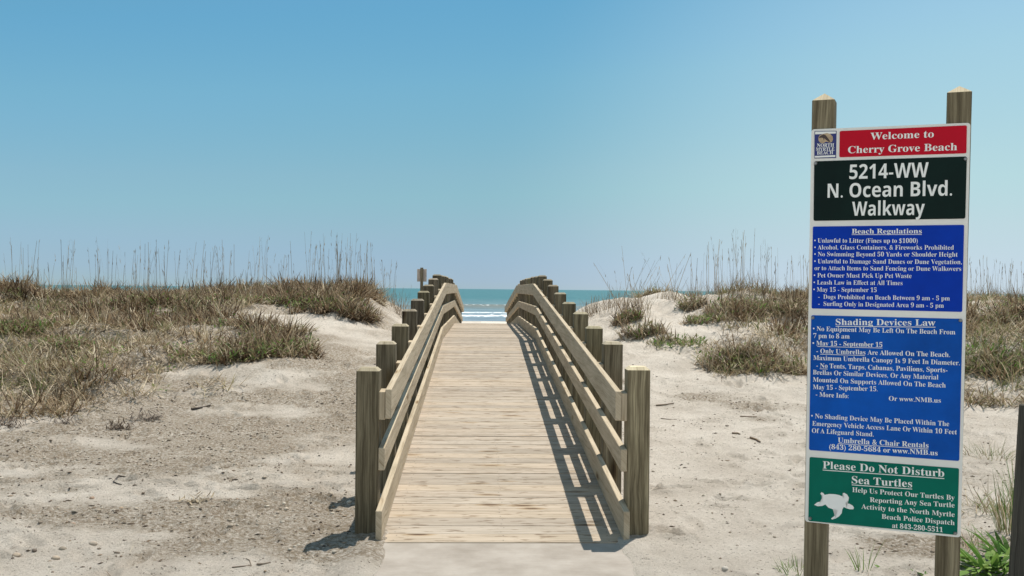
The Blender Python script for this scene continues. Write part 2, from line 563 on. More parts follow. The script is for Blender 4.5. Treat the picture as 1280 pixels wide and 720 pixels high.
def sea_mat():
    m, N, L, P = newmat('sea water')
    tc = N.new('ShaderNodeTexCoord')
    sx = N.new('ShaderNodeSeparateXYZ')
    L.new(tc.outputs['Object'], sx.inputs[0])
    # depth tint: sandy blue at the shore, green-blue further out
    mr = nnode(N, 'ShaderNodeMapRange')
    mr.inputs['From Min'].default_value = 120
    mr.inputs['From Max'].default_value = 420
    L.new(sx.outputs['Y'], mr.inputs['Value'])
    cr = ramp(N, [(0.0, (0.20, 0.25, 0.29)), (0.25, (0.15, 0.215, 0.24)), (0.5, (0.105, 0.185, 0.20)), (1.0, (0.055, 0.155, 0.165))])
    L.new(mr.outputs[0], cr.inputs['Fac'])
    mp = nnode(N, 'ShaderNodeMapping')
    mp.inputs['Scale'].default_value = (0.16, 0.10, 1)
    L.new(tc.outputs['Object'], mp.inputs['Vector'])
    n1 = nnode(N, 'ShaderNodeTexNoise', Scale=1.0, Detail=8.0, Roughness=0.65)
    L.new(mp.outputs['Vector'], n1.inputs['Vector'])
    rr = ramp(N, [(0.32, (0.66, 0.72, 0.76)), (0.68, (1.28, 1.2, 1.15))])
    L.new(n1.outputs['Fac'], rr.inputs['Fac'])
    col = mix(N, L, 1.0, cr.outputs['Color'], rr.outputs['Color'], 'MULTIPLY')
    at_ = N.new('ShaderNodeAttribute')
    at_.attribute_name = 'tint'
    sep = N.new('ShaderNodeSeparateColor')
    L.new(at_.outputs['Color'], sep.inputs[0])
    col = mix(N, L, sep.outputs[1], col, (0.17, 0.165, 0.13))
    mp2 = nnode(N, 'ShaderNodeMapping')
    mp2.inputs['Scale'].default_value = (1.0, 0.42, 1)
    L.new(tc.outputs['Object'], mp2.inputs['Vector'])
    n2 = nnode(N, 'ShaderNodeTexNoise', Scale=1.0, Detail=6.0, Roughness=0.6)
    L.new(mp2.outputs['Vector'], n2.inputs['Vector'])
    ad = N.new('ShaderNodeMath')
    ad.operation = 'ADD'
    L.new(n2.outputs['Fac'], ad.inputs[0])
    L.new(sep.outputs[0], ad.inputs[1])
    rf = ramp(N, [(0.93, (0, 0, 0)), (1.0, (1, 1, 1))])
    sc = N.new('ShaderNodeMath')
    sc.operation = 'MULTIPLY'
    sc.inputs[1].default_value = 0.9
    L.new(ad.outputs[0], sc.inputs[0])
    L.new(sc.outputs[0], rf.inputs['Fac'])
    col = mix(N, L, rf.outputs['Color'], col, (0.82, 0.84, 0.84))
    L.new(col, P.inputs['Base Color'])
    P.inputs['Roughness'].default_value = 0.35
    P.inputs['Specular IOR Level'].default_value = 0.12
    mp3 = nnode(N, 'ShaderNodeMapping')
    mp3.inputs['Scale'].default_value = (0.35, 0.8, 1)
    L.new(tc.outputs['Object'], mp3.inputs['Vector'])
    n3 = nnode(N, 'ShaderNodeTexNoise', Scale=1.0, Detail=8.0, Roughness=0.6)
    L.new(mp3.outputs['Vector'], n3.inputs['Vector'])
    bp = nnode(N, 'ShaderNodeBump', Strength=0.8, Distance=0.35)
    L.new(n3.outputs['Fac'], bp.inputs['Height'])
    L.new(bp.outputs['Normal'], P.inputs['Normal'])
    return m


sxs = np.concatenate([-np.geomspace(30000, 125, 30), np.linspace(-120, 120, 260), np.geomspace(125, 30000, 30)])
sys_ = np.concatenate([np.linspace(96, 280, 240), np.geomspace(284, 40000, 60)])
SXX, SYY = np.meshgrid(sxs, sys_)
foam = np.zeros_like(SXX)
sz = np.full_like(SXX, SEA_Z)
for (yc, h, wdt, fo, thr) in ((126, 0.05, 4.0, 0.42, -0.2), (137, 0.28, 8.0, 0.68, -0.5), (149, 0.34, 8.0, 0.65, -0.4), (163, 0.22, 3.0, 0.2, 0.1), (215, 0.55, 9.0, 0.50, 0.0), (262, 0.35, 7, 0.1, 0.2)):
    yy = yc + 9 * fbm(SXX / 34, SXX * 0 + yc, 7, 3) + 2.5 * fbm(SXX / 6, SXX * 0 + yc, 9, 2)
    crest = np.exp(-((SYY - yy) / wdt) ** 2)
    alive = sstep(fbm(SXX / 26 + yc, SXX * 0, 3, 2), thr - 0.12, thr + 0.12)
    sz += h * crest * (0.45 + 0.55 * alive)
    front = np.exp(-((SYY - yy + wdt * 0.35) / (wdt * 0.75)) ** 2)
    foam = np.maximum(foam, fo * front * alive)
    if yc == 215:
        silt = np.exp(-((SYY - yy) / 16.0) ** 2) * (0.55 + 0.45 * alive)
sz += 0.10 * fbm(SXX / 9, SYY / 5, 13, 3) * (SYY < 281)
sm = mesh_np('sea', np.stack([SXX.ravel(), SYY.ravel(), sz.ravel()], 1), grid_faces(len(sxs), len(sys_)), True,
             color=np.stack([foam.ravel(), silt.ravel(), 0 * foam.ravel()], 1))
tag(link('sea', sm, sea_mat()), kind='structure')


# ------------------------------------------------------------------ landing slab
def concrete():
    m, N, L, P = newmat('path concrete')
    P.inputs['Roughness'].default_value = 0.9
    P.inputs['Specular IOR Level'].default_value = 0.2
    tc = N.new('ShaderNodeTexCoord')
    n1 = nnode(N, 'ShaderNodeTexNoise', Scale=3.0, Detail=8.0, Roughness=0.65)
    L.new(tc.outputs['Object'], n1.inputs['Vector'])
    r = ramp(N, [(0.3, (0.27, 0.235, 0.20)), (0.62, (0.38, 0.34, 0.30))])
    L.new(n1.outputs['Fac'], r.inputs['Fac'])
    mp = nnode(N, 'ShaderNodeMapping')
    mp.inputs['Scale'].default_value = (4, 160, 1)
    L.new(tc.outputs['Object'], mp.inputs['Vector'])
    n2 = nnode(N, 'ShaderNodeTexNoise', Scale=1.0, Detail=3.0)
    L.new(mp.outputs['Vector'], n2.inputs['Vector'])
    r2 = ramp(N, [(0.3, (0.93, 0.93, 0.93)), (0.7, (1.03, 1.03, 1.03))])
    L.new(n2.outputs['Fac'], r2.inputs['Fac'])
    col = mix(N, L, 1.0, r.outputs['Color'], r2.outputs['Color'], 'MULTIPLY')
    L.new(col, P.inputs['Base Color'])
    bp = nnode(N, 'ShaderNodeBump', Strength=0.3, Distance=0.004)
    L.new(n2.outputs['Fac'], bp.inputs['Height'])
    L.new(bp.outputs['Normal'], P.inputs['Normal'])
    return m


bm = bmesh.new()
bmesh.ops.create_cube(bm, size=1.0)
bmesh.ops.scale(bm, vec=(1.46, 8.0, 0.14), verts=bm.verts)
bmesh.ops.translate(bm, vec=(0, YS - 4.0 - 0.012, -0.07), verts=bm.verts)
bmesh.ops.bevel(bm, geom=list(bm.edges), offset=0.012, segments=2, affect='EDGES', profile=0.5)
me = bpy.data.meshes.new('concrete_path')
bm.to_mesh(me)
bm.free()
tag(link('concrete_path', me, concrete()), kind='structure')


# ------------------------------------------------------------------ boards
class Wood:
    """collects boards into one mesh with a grain map"""

    def __init__(self):
        self.bm = bmesh.new()
        self.uv = self.bm.loops.layers.uv.new('grain')

    def board(self, corners, axis, bevel=0.0, mat=0):
        """corners: 8 points, z-low ring then z-high ring; axis: the direction of the grain"""
        tmp = bmesh.new()
        vs = [tmp.verts.new(c) for c in corners]
        for f in ((3, 2, 1, 0), (4, 5, 6, 7), (0, 1, 5, 4), (1, 2, 6, 5), (2, 3, 7, 6), (3, 0, 4, 7)):
            tmp.faces.new([vs[i] for i in f])
        bmesh.ops.recalc_face_normals(tmp, faces=tmp.faces)
        if bevel:
            bmesh.ops.bevel(tmp, geom=list(tmp.edges), offset=bevel, segments=1, affect='EDGES')
        self.take(tmp, axis, mat)

    def take(self, tmp, axis, mat=0, matfn=None):
        ax = Vector(axis).normalized()
        ou, ov = random.uniform(0, 90), random.uniform(0, 90)
        mp = {v: self.bm.verts.new(v.co) for v in tmp.verts}
        for f in tmp.faces:
            nf = self.bm.faces.new([mp[v] for v in f.verts])
            nf.material_index = matfn(f) if matfn else mat
            n = f.normal
            side = n.cross(ax)
            if side.length < 0.3:
                side = ax.orthogonal().normalized()
                a2 = n.cross(side) * 0.3
            else:
                side.normalize()
                a2 = ax
            for lp in nf.loops:
                lp[self.uv].uv = (lp.vert.co.dot(a2) + ou, lp.vert.co.dot(side) + ov + n.dot(Vector((1.3, 2.1, 3.7))))
        tmp.free()

    def disc(self, c, n, r, mat=1, k=6):
        n = Vector(n).normalized()
        a = n.orthogonal().normalized()
        b = n.cross(a)
        vs = [self.bm.verts.new(Vector(c) + a * r * math.cos(2 * math.pi * i / k) + b * r * math.sin(2 * math.pi * i / k)) for i in range(k)]
        f = self.bm.faces.new(vs)
        f.material_index = mat

    def build(self, name, mats, parent=None, loc=(0, 0, 0)):
        me = bpy.data.meshes.new(name)
        if any(loc):
            bmesh.ops.translate(self.bm, vec=-Vector(loc), verts=self.bm.verts)
        self.bm.to_mesh(me)
        self.bm.free()
        return link(name, me, mats, parent, loc if any(loc) else None)


def box8(x0, x1, y0, y1, z0, z1):
    return [(x0, y0, z0), (x1, y0, z0), (x1, y1, z0), (x0, y1, z0), (x0, y0, z1), (x1, y0, z1), (x1, y1, z1), (x0, y1, z1)]


def slope8(x0, x1, y0, y1, za0, zb0, h):
    return [(x0, y0, za0), (x1, y0, za0), (x1, y1, zb0), (x0, y1, zb0), (x0, y0, za0 + h), (x1, y0, za0 + h), (x1, y1, zb0 + h), (x0, y1, zb0 + h)]


walk = empty('boardwalk', (0, 0, 0), 'timber boardwalk with post and rail sides humping over the dune to the sea', 'boardwalk')

# deck planks
wd = Wood()
y = YS
k = 0
while y < YEND - 0.05:
    wpl = 0.155 + random.uniform(-0.003, 0.003)
    y1 = y + wpl
    dz = random.uniform(-0.0015, 0.002)
    tl = random.uniform(-0.0015, 0.0015)
    za, zb = float(deck_z(y)) + dz + tl, float(deck_z(y1)) + dz - tl
    ex = random.uniform(-0.004, 0.004)
    wd.board(slope8(-0.772 + ex, 0.772 + ex, y, y1, za - 0.038, zb - 0.038, 0.038), (1, 0, 0), 0.003 if y < 16 else 0.0)
    if y < 17:
        for xx in (-0.66, 0.0, 0.66):
            for f in (0.22, 0.78):
                jx = random.uniform(-0.012, 0.012)
                wd.disc((xx + jx, y + wpl * f, za + (zb - za) * f + 0.0006), (0, -0.07, 1), 0.0045)
    y = y1 + (random.uniform(0.007, 0.012) if k % 2 else random.uniform(0.003, 0.006))
    k += 1
wd.build('deck', [M_DECK, M_NAIL], walk)

# stringers below the deck
for xs in (-0.735, -0.02, 0.695):
    for a, b in ((YS + 0.02, YK1 - 0.002), (YK1 + 0.002, YK2 - 0.002), (YK2 + 0.002, YEND - 0.05)):
        w = Wood()
        za, zb = float(deck_z(a)) - 0.275, float(deck_z(b)) - 0.275
        w.board(slope8(xs, xs + 0.04, a, b, za, zb, 0.232), (0, 1, 0))
        w.build('stringer', M_RAIL, walk)


def post_mesh(w, h, below, cham, drop):
    """square timber with a chamfered head; origin at the ground line"""
    t = bmesh.new()
    hw = w / 2
    rings = [(-below, hw), (h - drop, hw), (h, hw - cham)]
    vr = []
    e = 0.006
    for z, q in rings:
        ee = min(e, q * 0.3)
        pts = [(q - ee, -q), (q, -q + ee), (q, q - ee), (q - ee, q), (-q + ee, q), (-q, q - ee), (-q, -q + ee), (-q + ee, -q)]
        vr.append([t.verts.new((a, b, z)) for a, b in pts])
    for r0, r1 in zip(vr, vr[1:]):
        for i in range(8):
            j = (i + 1) % 8
            t.faces.new((r0[i], r0[j], r1[j], r1[i]))
    t.faces.new(vr[-1])
    t.faces.new(list(reversed(vr[0])))
    bmesh.ops.recalc_face_normals(t, faces=t.faces)
    return t


XP = 0.848
RAIL_H = {'top_rail': (0.714, 0.184), 'middle_rail': (0.392, 0.14), 'kick_board': (0.003, 0.18)}
posts = []
for sgn in (-1, 1):
    for i in range(24):
        py_ = Y0 + i * PITCH + 0.07
        dzp = float(deck_z(min(py_, YEND)))
        base = min(gz(sgn * XP, py_), dzp)
        h = dzp + 1.035 + random.uniform(-0.012, 0.012) - base
        w = Wood()
        t = post_mesh(0.143, h, 0.45, 0.022, 0.020)
        if i:
            bmesh.ops.rotate(t, cent=(0, 0, 0), matrix=Matrix.Rotation(random.uniform(-0.006, 0.006), 3, 'Y'), verts=t.verts)
        hh = h
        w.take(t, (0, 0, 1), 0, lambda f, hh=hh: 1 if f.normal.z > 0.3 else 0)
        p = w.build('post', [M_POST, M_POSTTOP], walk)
        tn = random.uniform(0.75, 1.2) * (1.45 if sgn > 0 and i == 0 else (0.98 if sgn > 0 else 0.9))
        p.color = (tn, tn * random.uniform(0.95, 1.0), tn * random.uniform(0.86, 1.0), 1)
        p.location = (sgn * XP, py_, base)
        # spacer block between post and top rail
        b = Wood()
        z0, hb = RAIL_H['top_rail']
        xi, xo = sgn * 0.777, sgn * 0.7395
        sl = 0.068 if i < 8 else (0 if i < 14 else -0.065)
        ya, yb = py_ - 0.062, py_ + 0.062
        b.board(slope8(min(xi, xo), max(xi, xo), ya, yb, float(deck_z(ya)) + z0 - 0.008, float(deck_z(yb)) + z0 - 0.008, hb - 0.01), (0, 0, 1), 0.002)
        s = b.build('spacer_block', M_RAIL, p)
        s.matrix_parent_inverse = Matrix.Translation(p.location).inverted()

for sgn in (-1, 1):
    for nm, (z0, hb) in RAIL_H.items():
        xin = 0.699 if nm == 'top_rail' else 0.738
        xa, xb = sgn * xin, sgn * (xin + 0.038)
        xa, xb = min(xa, xb), max(xa, xb)
        ends = [Y0 - 0.01] + [Y0 + PITCH * q + 0.07 for q in (3, 6)] + [YK1 + 0.07] + [YK1 + PITCH * 3 + 0.07] + [YK2 + 0.07] + [YK2 + PITCH * q + 0.07 for q in (3, 6)] + [YEND - 0.1]
        if nm == 'kick_board':
            ends[0] = YS + 0.01
        for a, b in zip(ends, ends[1:]):
            a2, b2 = a + 0.0015, b - 0.0015
            jz = random.uniform(-0.003, 0.003) if nm != 'kick_board' else random.uniform(0, 0.002)
            w = Wood()
            # clean mitre at the two kinks: the profile is sampled at the rail's own ends
            def rz(v):
                if b <= YK1 + 0.08:
                    return RISE * (v - YS) / (YK1 + 0.07 - YS)
                if a >= YK2 + 0.06:
                    return RISE - (RISE - 0.02) * (v - YK2 - 0.07) / (YEND - YK2 - 0.07)
                return RISE
            w.board(slope8(xa, xb, a2, b2, rz(a2) + z0 + jz, rz(b2) + z0 + jz, hb), (0, 1, 0), 0.0035)
            q = 0
            while True:
                yn = Y0 + q * PITCH + 0.07
                if yn > b:
                    break
                if yn > a - 0.02:
                    for f, o in ((0.27, -0.03), (0.73, 0.03)):
                        yv = min(max(yn + o, a2 + 0.03), b2 - 0.03)
                        w.disc((sgn * (xin - 0.0008), yv, rz(yv) + z0 + jz + hb * f), (-sgn, 0, 0), 0.006, 1)
                q += 1
            w.build(nm, [M_RAIL, M_NAIL], walk)

# ------------------------------------------------------------------ the beach sign
P_TL, P_TR, P_BL, P_BR = (1014.2, 161.7), (1213.2, 153.4), (1006.2, 652.0), (1200.8, 672.0)
DL, DR = 4.05, 3.82
o3, r3 = at(*P_BL, DL), at(*P_BR, DR)
tl3, tr3 = at(*P_TL, DL), at(*P_TR, DR)
UX = ((r3 - o3) + (tr3 - tl3)).normalized()
UZ = ((tl3 - o3) + (tr3 - r3))
UZ = (UZ - UX * UZ.dot(UX)).normalized()
UY = UZ.cross(UX)                       # away from the viewer
FRAME = Matrix((UX, UY, UZ)).transposed()
SO = o3.copy()


def on_sign(px, py):
    d = ray_dir(px, py)
    t = (SO - CAM_POS).dot(UY) / d.dot(UY)
    q = CAM_POS + d * t - SO
    return q.dot(UX), q.dot(UZ)


base_pt = SO + UX * 0.28
SIGN_G = gz(base_pt.x, base_pt.y)
sign = empty('beach_sign', (0, 0, 0), 'tall beach rules sign of red, blue and green panels on two wooden posts', 'sign')
sign.matrix_world = Matrix.Translation(SO) @ FRAME.to_4x4()

WHITE = (0.86, 0.83, 0.78)
M_WHITE = plain('sign white', WHITE, 0.45, grime=0.10, scale=3)
M_RED = plain('sign red', (0.56, 0.004, 0.022), 0.4, spec=0.12, grime=0.12, scale=4)
M_SGREEN = plain('street sign green', (0.004, 0.017, 0.014), 0.3, spec=0.1, grime=0.35, scale=5)
M_BLUE = plain('sign royal blue', (0.001, 0.045, 0.46), 0.4, spec=0.1, grime=0.2, scale=4)
M_AZURE = plain('sign azure blue', (0.001, 0.11, 0.56), 0.35, spec=0.12, grime=0.4, scale=2.2)
M_TGREEN = plain('sign sea green', (0.001, 0.16, 0.11), 0.4, spec=0.1, grime=0.22, scale=4)
M_LET = plain('sign lettering', (0.88, 0.87, 0.84), 0.45, spec=0.2)
M_NAVY = plain('emblem navy', (0.012, 0.018, 0.16), 0.35)
M_SHELL = plain('emblem shell', (0.60, 0.43, 0.27), 0.5, grime=0.35, scale=60)
M_BROWN = plain('emblem brown', (0.055, 0.03, 0.025), 0.5)
M_BOLT = plain('bolt zinc', (0.25, 0.25, 0.25), 0.4, 0.8)
M_INK = plain('faded ink', (0.45, 0.45, 0.5), 0.5)


def rounded(pts, r, k=5):
    """rounded convex polygon outline from 2-D corners"""
    out = []
    n = len(pts)
    for i in range(n):
        p, a, b = Vector(pts[i]), Vector(pts[i - 1]), Vector(pts[(i + 1) % n])
        da, db = (a - p).normalized(), (b - p).normalized()
        for j in range(k + 1):
            t = j / k
            s, e = p + da * r, p + db * r
            out.append(s * (1 - t) ** 2 + p * 2 * t * (1 - t) + e * t * t)
    return out


def slab_mesh(name, outline, y_front, y_back):
    """outline in the sign's X-Z plane, front towards the viewer (smaller Y)"""
    b = bmesh.new()
    f = [b.verts.new((p[0], y_front, p[1])) for p in outline]
    r = [b.verts.new((p[0], y_back, p[1])) for p in outline]
    b.faces.new(f)
    b.faces.new(list(reversed(r)))
    n = len(f)
    for i in range(n):
        j = (i + 1) % n
        b.faces.new((f[i], r[i], r[j], f[j]))
    bmesh.ops.recalc_face_normals(b, faces=b.faces)
    me = bpy.data.meshes.new(name)
    b.to_mesh(me)
    b.free()
    return me


def quad_from(pts):
    return [on_sign(*p) for p in pts]       # TL, TR, BR, BL


outer = quad_from([P_TL, P_TR, P_BR, P_BL])
board = link('backing_board', slab_mesh('backing_board', rounded(outer, 0.014), 0.0, 0.006), M_WHITE, sign)


def bold(t):
    r = ''
    for c in t:
        o = ord(c)
        if 65 <= o <= 90:
            r += chr(0x1D400 + o - 65)
        elif 97 <= o <= 122:
            r += chr(0x1D41A + o - 97)
        elif 48 <= o <= 57:
            r += chr(0x1D7CE + o - 48)
        else:
            r += c
    return r


def heavy(t):
    r = ''
    for c in t:
        o = ord(c)
        if 65 <= o <= 90:
            r += chr(0x1D5D4 + o - 65)
        elif 97 <= o <= 122:
            r += chr(0x1D5EE + o - 97)
        elif 48 <= o <= 57:
            r += chr(0x1D7EC + o - 48)
        else:
            r += c
    return r


def sans(t):
    r = ''
    for c in t:
        o = ord(c)
        if 65 <= o <= 90:
            r += chr(0x1D5A0 + o - 65)
        elif 97 <= o <= 122:
            r += chr(0x1D5BA + o - 97)
        elif 48 <= o <= 57:
            r += chr(0x1D7E2 + o - 48)
        else:
            r += c
    return r


def text_geo(txt, style, offset):
    c = bpy.data.curves.new('line', 'FONT')
    c.body = bold(txt) if style == 'serif' else heavy(txt)
    c.size = 1.0
    c.offset = offset
    c.fill_mode = 'FRONT'
    c.resolution_u = 3
    o = bpy.data.objects.new('line', c)
    COL.objects.link(o)
    dg = bpy.context.evaluated_depsgraph_get()
    me = bpy.data.meshes.new_from_object(o.evaluated_get(dg))
    v = np.zeros(len(me.vertices) * 3)
    me.vertices.foreach_get('co', v)
    polys = [tuple(p.vertices) for p in me.polygons]
    bpy.data.objects.remove(o)
    bpy.data.curves.remove(c)
    bpy.data.meshes.remove(me)
    return v.reshape(-1, 3), polys


class Lettering:
    def __init__(self, y):
        self.v, self.f, self.y = [], [], y

    def line(self, txt, x0, x1, b0, b1, cap, zoom, style='serif', offset=0.0, under=()):
        """x0..x1 and baselines b0, b1 as read in an enlarged crop: zoom = (ox, oy, scale)"""
        ox, oy, sc = zoom
        a, b = on_sign(ox + x0 / sc, oy + b0 / sc), on_sign(ox + x1 / sc, oy + b1 / sc)
        top = on_sign(ox + x0 / sc, oy + (b0 - cap) / sc)
        capm = top[1] - a[1]
        v, p = text_geo(txt, style, offset)
        mn, mx = v[:, 0].min(), v[:, 0].max()
        L_ = math.hypot(b[0] - a[0], b[1] - a[1])
        ux, uz = (b[0] - a[0]) / L_, (b[1] - a[1]) / L_
        s = L_ / (mx - mn)
        ch = capm / (0.676 if style == 'serif' else 0.75)
        base = len(self.v)
        for q in v:
            u, w = (q[0] - mn) * s, q[1] * ch
            self.v.append((a[0] + ux * u - uz * w, self.y, a[1] + uz * u + ux * w))
        self.f += [tuple(base + i for i in f) for f in p]
        for (fa, fb) in under:
            base = len(self.v)
            for u, w in ((fa * L_, -0.17 * capm), (fb * L_, -0.17 * capm), (fb * L_, -0.27 * capm), (fa * L_, -0.27 * capm)):
                self.v.append((a[0] + ux * u - uz * w, self.y, a[1] + uz * u + ux * w))
            self.f.append((base + 3, base + 2, base + 1, base))

    def build(self, parent, mat=None):
        me = bpy.data.meshes.new('lettering')
        me.from_pydata(self.v, [], self.f)
        return link('lettering', me, mat or M_LET, parent)


ZA, ZB, ZC, ZD = (990, 90, 3.6), (1000, 275, 5.76), (1000, 385, 3.691), (990, 565, 4.414)
ZE = (1010, 150, 13.1)
ZT = (1000, 590, 9.0)


def zpts(z, pts):
    return [on_sign(z[0] + a / z[2], z[1] + b / z[2]) for a, b in pts]


YF = -0.0016          # panel face in front of the white board
YT = -0.0022          # lettering on the panel


def panel(name, z, pts, mat, r=0.008):
    return link(name, slab_mesh(name, rounded(zpts(z, pts), r), YF, -0.0001), mat, sign)


# red welcome panel
p = panel('welcome_panel', ZA, [(215, 266), (787, 240), (785, 366), (213, 384)], M_RED, 0.006)
t = Lettering(YT)
t.line('Welcome to', 353, 638, 305, 294, 31, ZA)
t.line('Cherry Grove Beach', 252, 743, 366, 352, 31, ZA)
t.build(p)
# city emblem
p = panel('city_emblem', ZE, [(108, 182), (468, 178), (460, 622), (104, 630)], M_NAVY, 0.0004)
me_ = []
for band in ([(118, 192), (458, 188), (457, 222), (117, 236)], [(112, 590), (448, 575), (447, 606), (111, 618)]):
    me_.append(zpts(ZE, band))
b_ = bmesh.new()
for q in me_:
    b_.faces.new([b_.verts.new((u, YT, w)) for u, w in q])
m2 = bpy.data.meshes.new('pale_band')
b_.to_mesh(m2)
b_.free()
link('pale_band', m2, M_LET, p)


def blob(z, pts, yv, name, mat, parent):
    q = zpts(z, pts)
    b = bmesh.new()
    b.faces.new([b.verts.new((u, yv, w)) for u, w in q])
    bmesh.ops.triangulate(b, faces=b.faces)
    bmesh.ops.recalc_face_normals(b, faces=b.faces)
    me = bpy.data.meshes.new(name)
    b.to_mesh(me)
    b.free()
    return link(name, me, mat, parent)


blob(ZE, [(170, 290), (195, 250), (250, 228), (310, 215), (365, 230), (405, 270), (410, 320), (395, 360), (360, 372), (300, 355), (250, 385), (205, 375), (175, 340)], -0.0024, 'shell_picture', M_SHELL, p)
blob(ZE, [(172, 300), (200, 262), (255, 236), (290, 250), (330, 300), (370, 355), (345, 362), (300, 330), (270, 300), (262, 345), (250, 300), (225, 290)], -0.0027, 'shell_shadow_print', M_BROWN, p)
t = Lettering(-0.0024)
t.line('NORTH', 148, 425, 445, 440, 58, ZE)
t.line('MYRTLE', 130, 432, 508, 503, 54, ZE)
t.line('BEACH', 148, 412, 568, 560, 54, ZE)
t.build(p)
# street panel
p = panel('street_panel', ZA, [(100, 402), (787, 380), (780, 660), (97, 670)], M_SGREEN, 0.008)
t = Lettering(YT)
t.line('5214-WW', 258, 614, 482, 473, 68, ZA, 'sans', 0.0)
t.line('N. Ocean Blvd.', 160, 720, 566, 556, 66, ZA, 'sans', 0.0)
t.line('Walkway', 270, 597, 647, 643, 66, ZA, 'sans', 0.0)
t.build(p)
# beach regulations
p = panel('regulations_panel', ZB, [(93, 47), (1182, 35), (1168, 662), (84, 637)], M_BLUE, 0.006)
t = Lettering(YT)
t.line('Beach Regulations', 373, 877, 98, 97, 34, ZB, under=((0, 1),))
for s_, a, b, c, d in (
        ('• Unlawful to Litter (Fines up to $1000)', 103, 847, 163, 165),
        ('• Alcohol, Glass Containers, & Fireworks Prohibited', 103, 1107, 212, 214),
        ('• No Swimming Beyond 50 Yards or Shoulder Height', 103, 1135, 261, 264),
        ('• Unlawful to Damage Sand Dunes or Dune Vegetation,', 103, 1165, 312, 318),
        ('or to Attach Items to Sand Fencing or Dune Walkovers', 105, 1160, 361, 367),
        ('• Pet Owner Must Pick Up Pet Waste', 100, 803, 413, 418),
        ('• Leash Law in Effect at All Times', 98, 738, 464, 469),
        ('• May 15 - September 15', 97, 552, 515, 519),
        ('-  Dogs Prohibited on Beach Between 9 am - 5 pm', 132, 1078, 567, 580),
        ('-  Surfing Only in Designated Area 9 am - 5 pm', 132, 1035, 617, 632)):
    t.line(s_, a, b, c, d, 31, ZB, offset=-0.006)
t.build(p)
# shading devices law
p = panel('shading_law_panel', ZC, [(52, 33), (750, 50), (735, 706), (42, 655)], M_AZURE, 0.008)
t = Lettering(YT)
t.line('Shading Devices Law', 165, 625, 78, 82, 28, ZC, under=((0, 1),))
for s_, a, b, c, d in (
        ('• No Equipment May Be Left On The Beach From', 60, 716, 105, 122),
        ('7 pm to 8 am', 62, 229, 138, 141),
        ('Maximum Umbrella Canopy Is 9 Feet In Diameter.', 62, 737, 239, 264),
        ('Brellas Or Similar Devices, Or Any Material', 60, 638, 306, 330),
        ('Mounted On Supports Allowed On The Beach', 60, 672, 340, 367),
        ('May 15 - September 15.', 60, 358, 374, 384),
        ('- More Info:', 73, 224, 408, 416),
        ('Or www.NMB.us', 410, 650, 427, 437),
        ('• No Shading Device May Be Placed Within The', 52, 688, 507, 545),
        ('Emergency Vehicle Access Lane Or Within 10 Feet', 57, 724, 542, 583),
        ('Of A Lifeguard Stand.', 55, 340, 575, 593)):
    t.line(s_, a, b, c, d, 21, ZC, offset=-0.004)
t.line('• May 15 - September 15', 58, 380, 172, 180, 21, ZC, under=((0.07, 1),))
t.line('- Only Umbrellas Are Allowed On The Beach.', 76, 692, 208, 226, 21, ZC, offset=-0.003, under=((0.03, 0.375),))
t.line('- No Tents, Tarps, Cabanas, Pavilions, Sports-', 76, 680, 275, 297, 21, ZC, offset=-0.003, under=((0.027, 0.09),))
t.line('Umbrella & Chair Rentals', 175, 593, 620, 645, 23, ZC, under=((0, 1),))
t.line('(843) 280-5684 or www.NMB.us', 135, 635, 650, 680, 22, ZC)
t.build(p)
# sea turtle panel
p = panel('turtle_panel', ZD, [(97, 27), (922, 90), (912, 458), (90, 380)], M_TGREEN, 0.007)
t = Lettering(YT)
t.line('Please Do Not Disturb', 170, 840, 90, 137, 40, ZD, under=((0, 1),))
t.line('Sea Turtles', 330, 663, 172, 195, 40, ZD, under=((0, 1),))
for s_, a, b, c, d in (
        ('Help Us Protect Our Turtles By', 333, 897, 220, 265),
        ('Reporting Any Sea Turtle', 430, 897, 275, 306),
        ('Activity to the North Myrtle', 383, 897, 312, 358),
        ('Beach Police Dispatch', 495, 897, 367, 403)):
    t.line(s_, a, b, c, d, 26, ZD, offset=-0.003)
t.line('at 843-280-5511', 553, 832, 417, 442, 26, ZD)
t.build(p)
blob(ZT, [(160, 368), (195, 340), (238, 330), (246, 302), (254, 278), (230, 242), (243, 226), (264, 236), (277, 256), (330, 246), (390, 248),
          (440, 258), (478, 274), (496, 296), (494, 266), (482, 236), (500, 234), (530, 252), (550, 285), (545, 320), (510, 346), (560, 358),
          (595, 378), (608, 402), (598, 418), (560, 418), (525, 408), (492, 392), (476, 422), (470, 462), (440, 498), (400, 522), (360, 533), (350, 522), (385, 495),
          (405, 450), (425, 425), (370, 418), (320, 400), (286, 364), (250, 380), (200, 384)], YT, 'turtle_emblem', M_LET, p)
# bolts
for (bx_, by_) in ((1019.7, 204.4), (1206.7, 198.9), (1016.2, 397.2), (1200.6, 400.6), (1012.8, 647.8), (1194, 666.5)):
    u, w = on_sign(bx_, by_)
    b = bmesh.new()
    bmesh.ops.create_cone(b, cap_ends=True, segments=8, radius1=0.0075, radius2=0.005, depth=0.006, matrix=Matrix.Translation((u, -0.0048, w)) @ Matrix.Rotation(R(90), 4, 'X'))
    me = bpy.data.meshes.new('bolt')
    b.to_mesh(me)
    b.free()
    link('bolt', me, M_BOLT, sign)
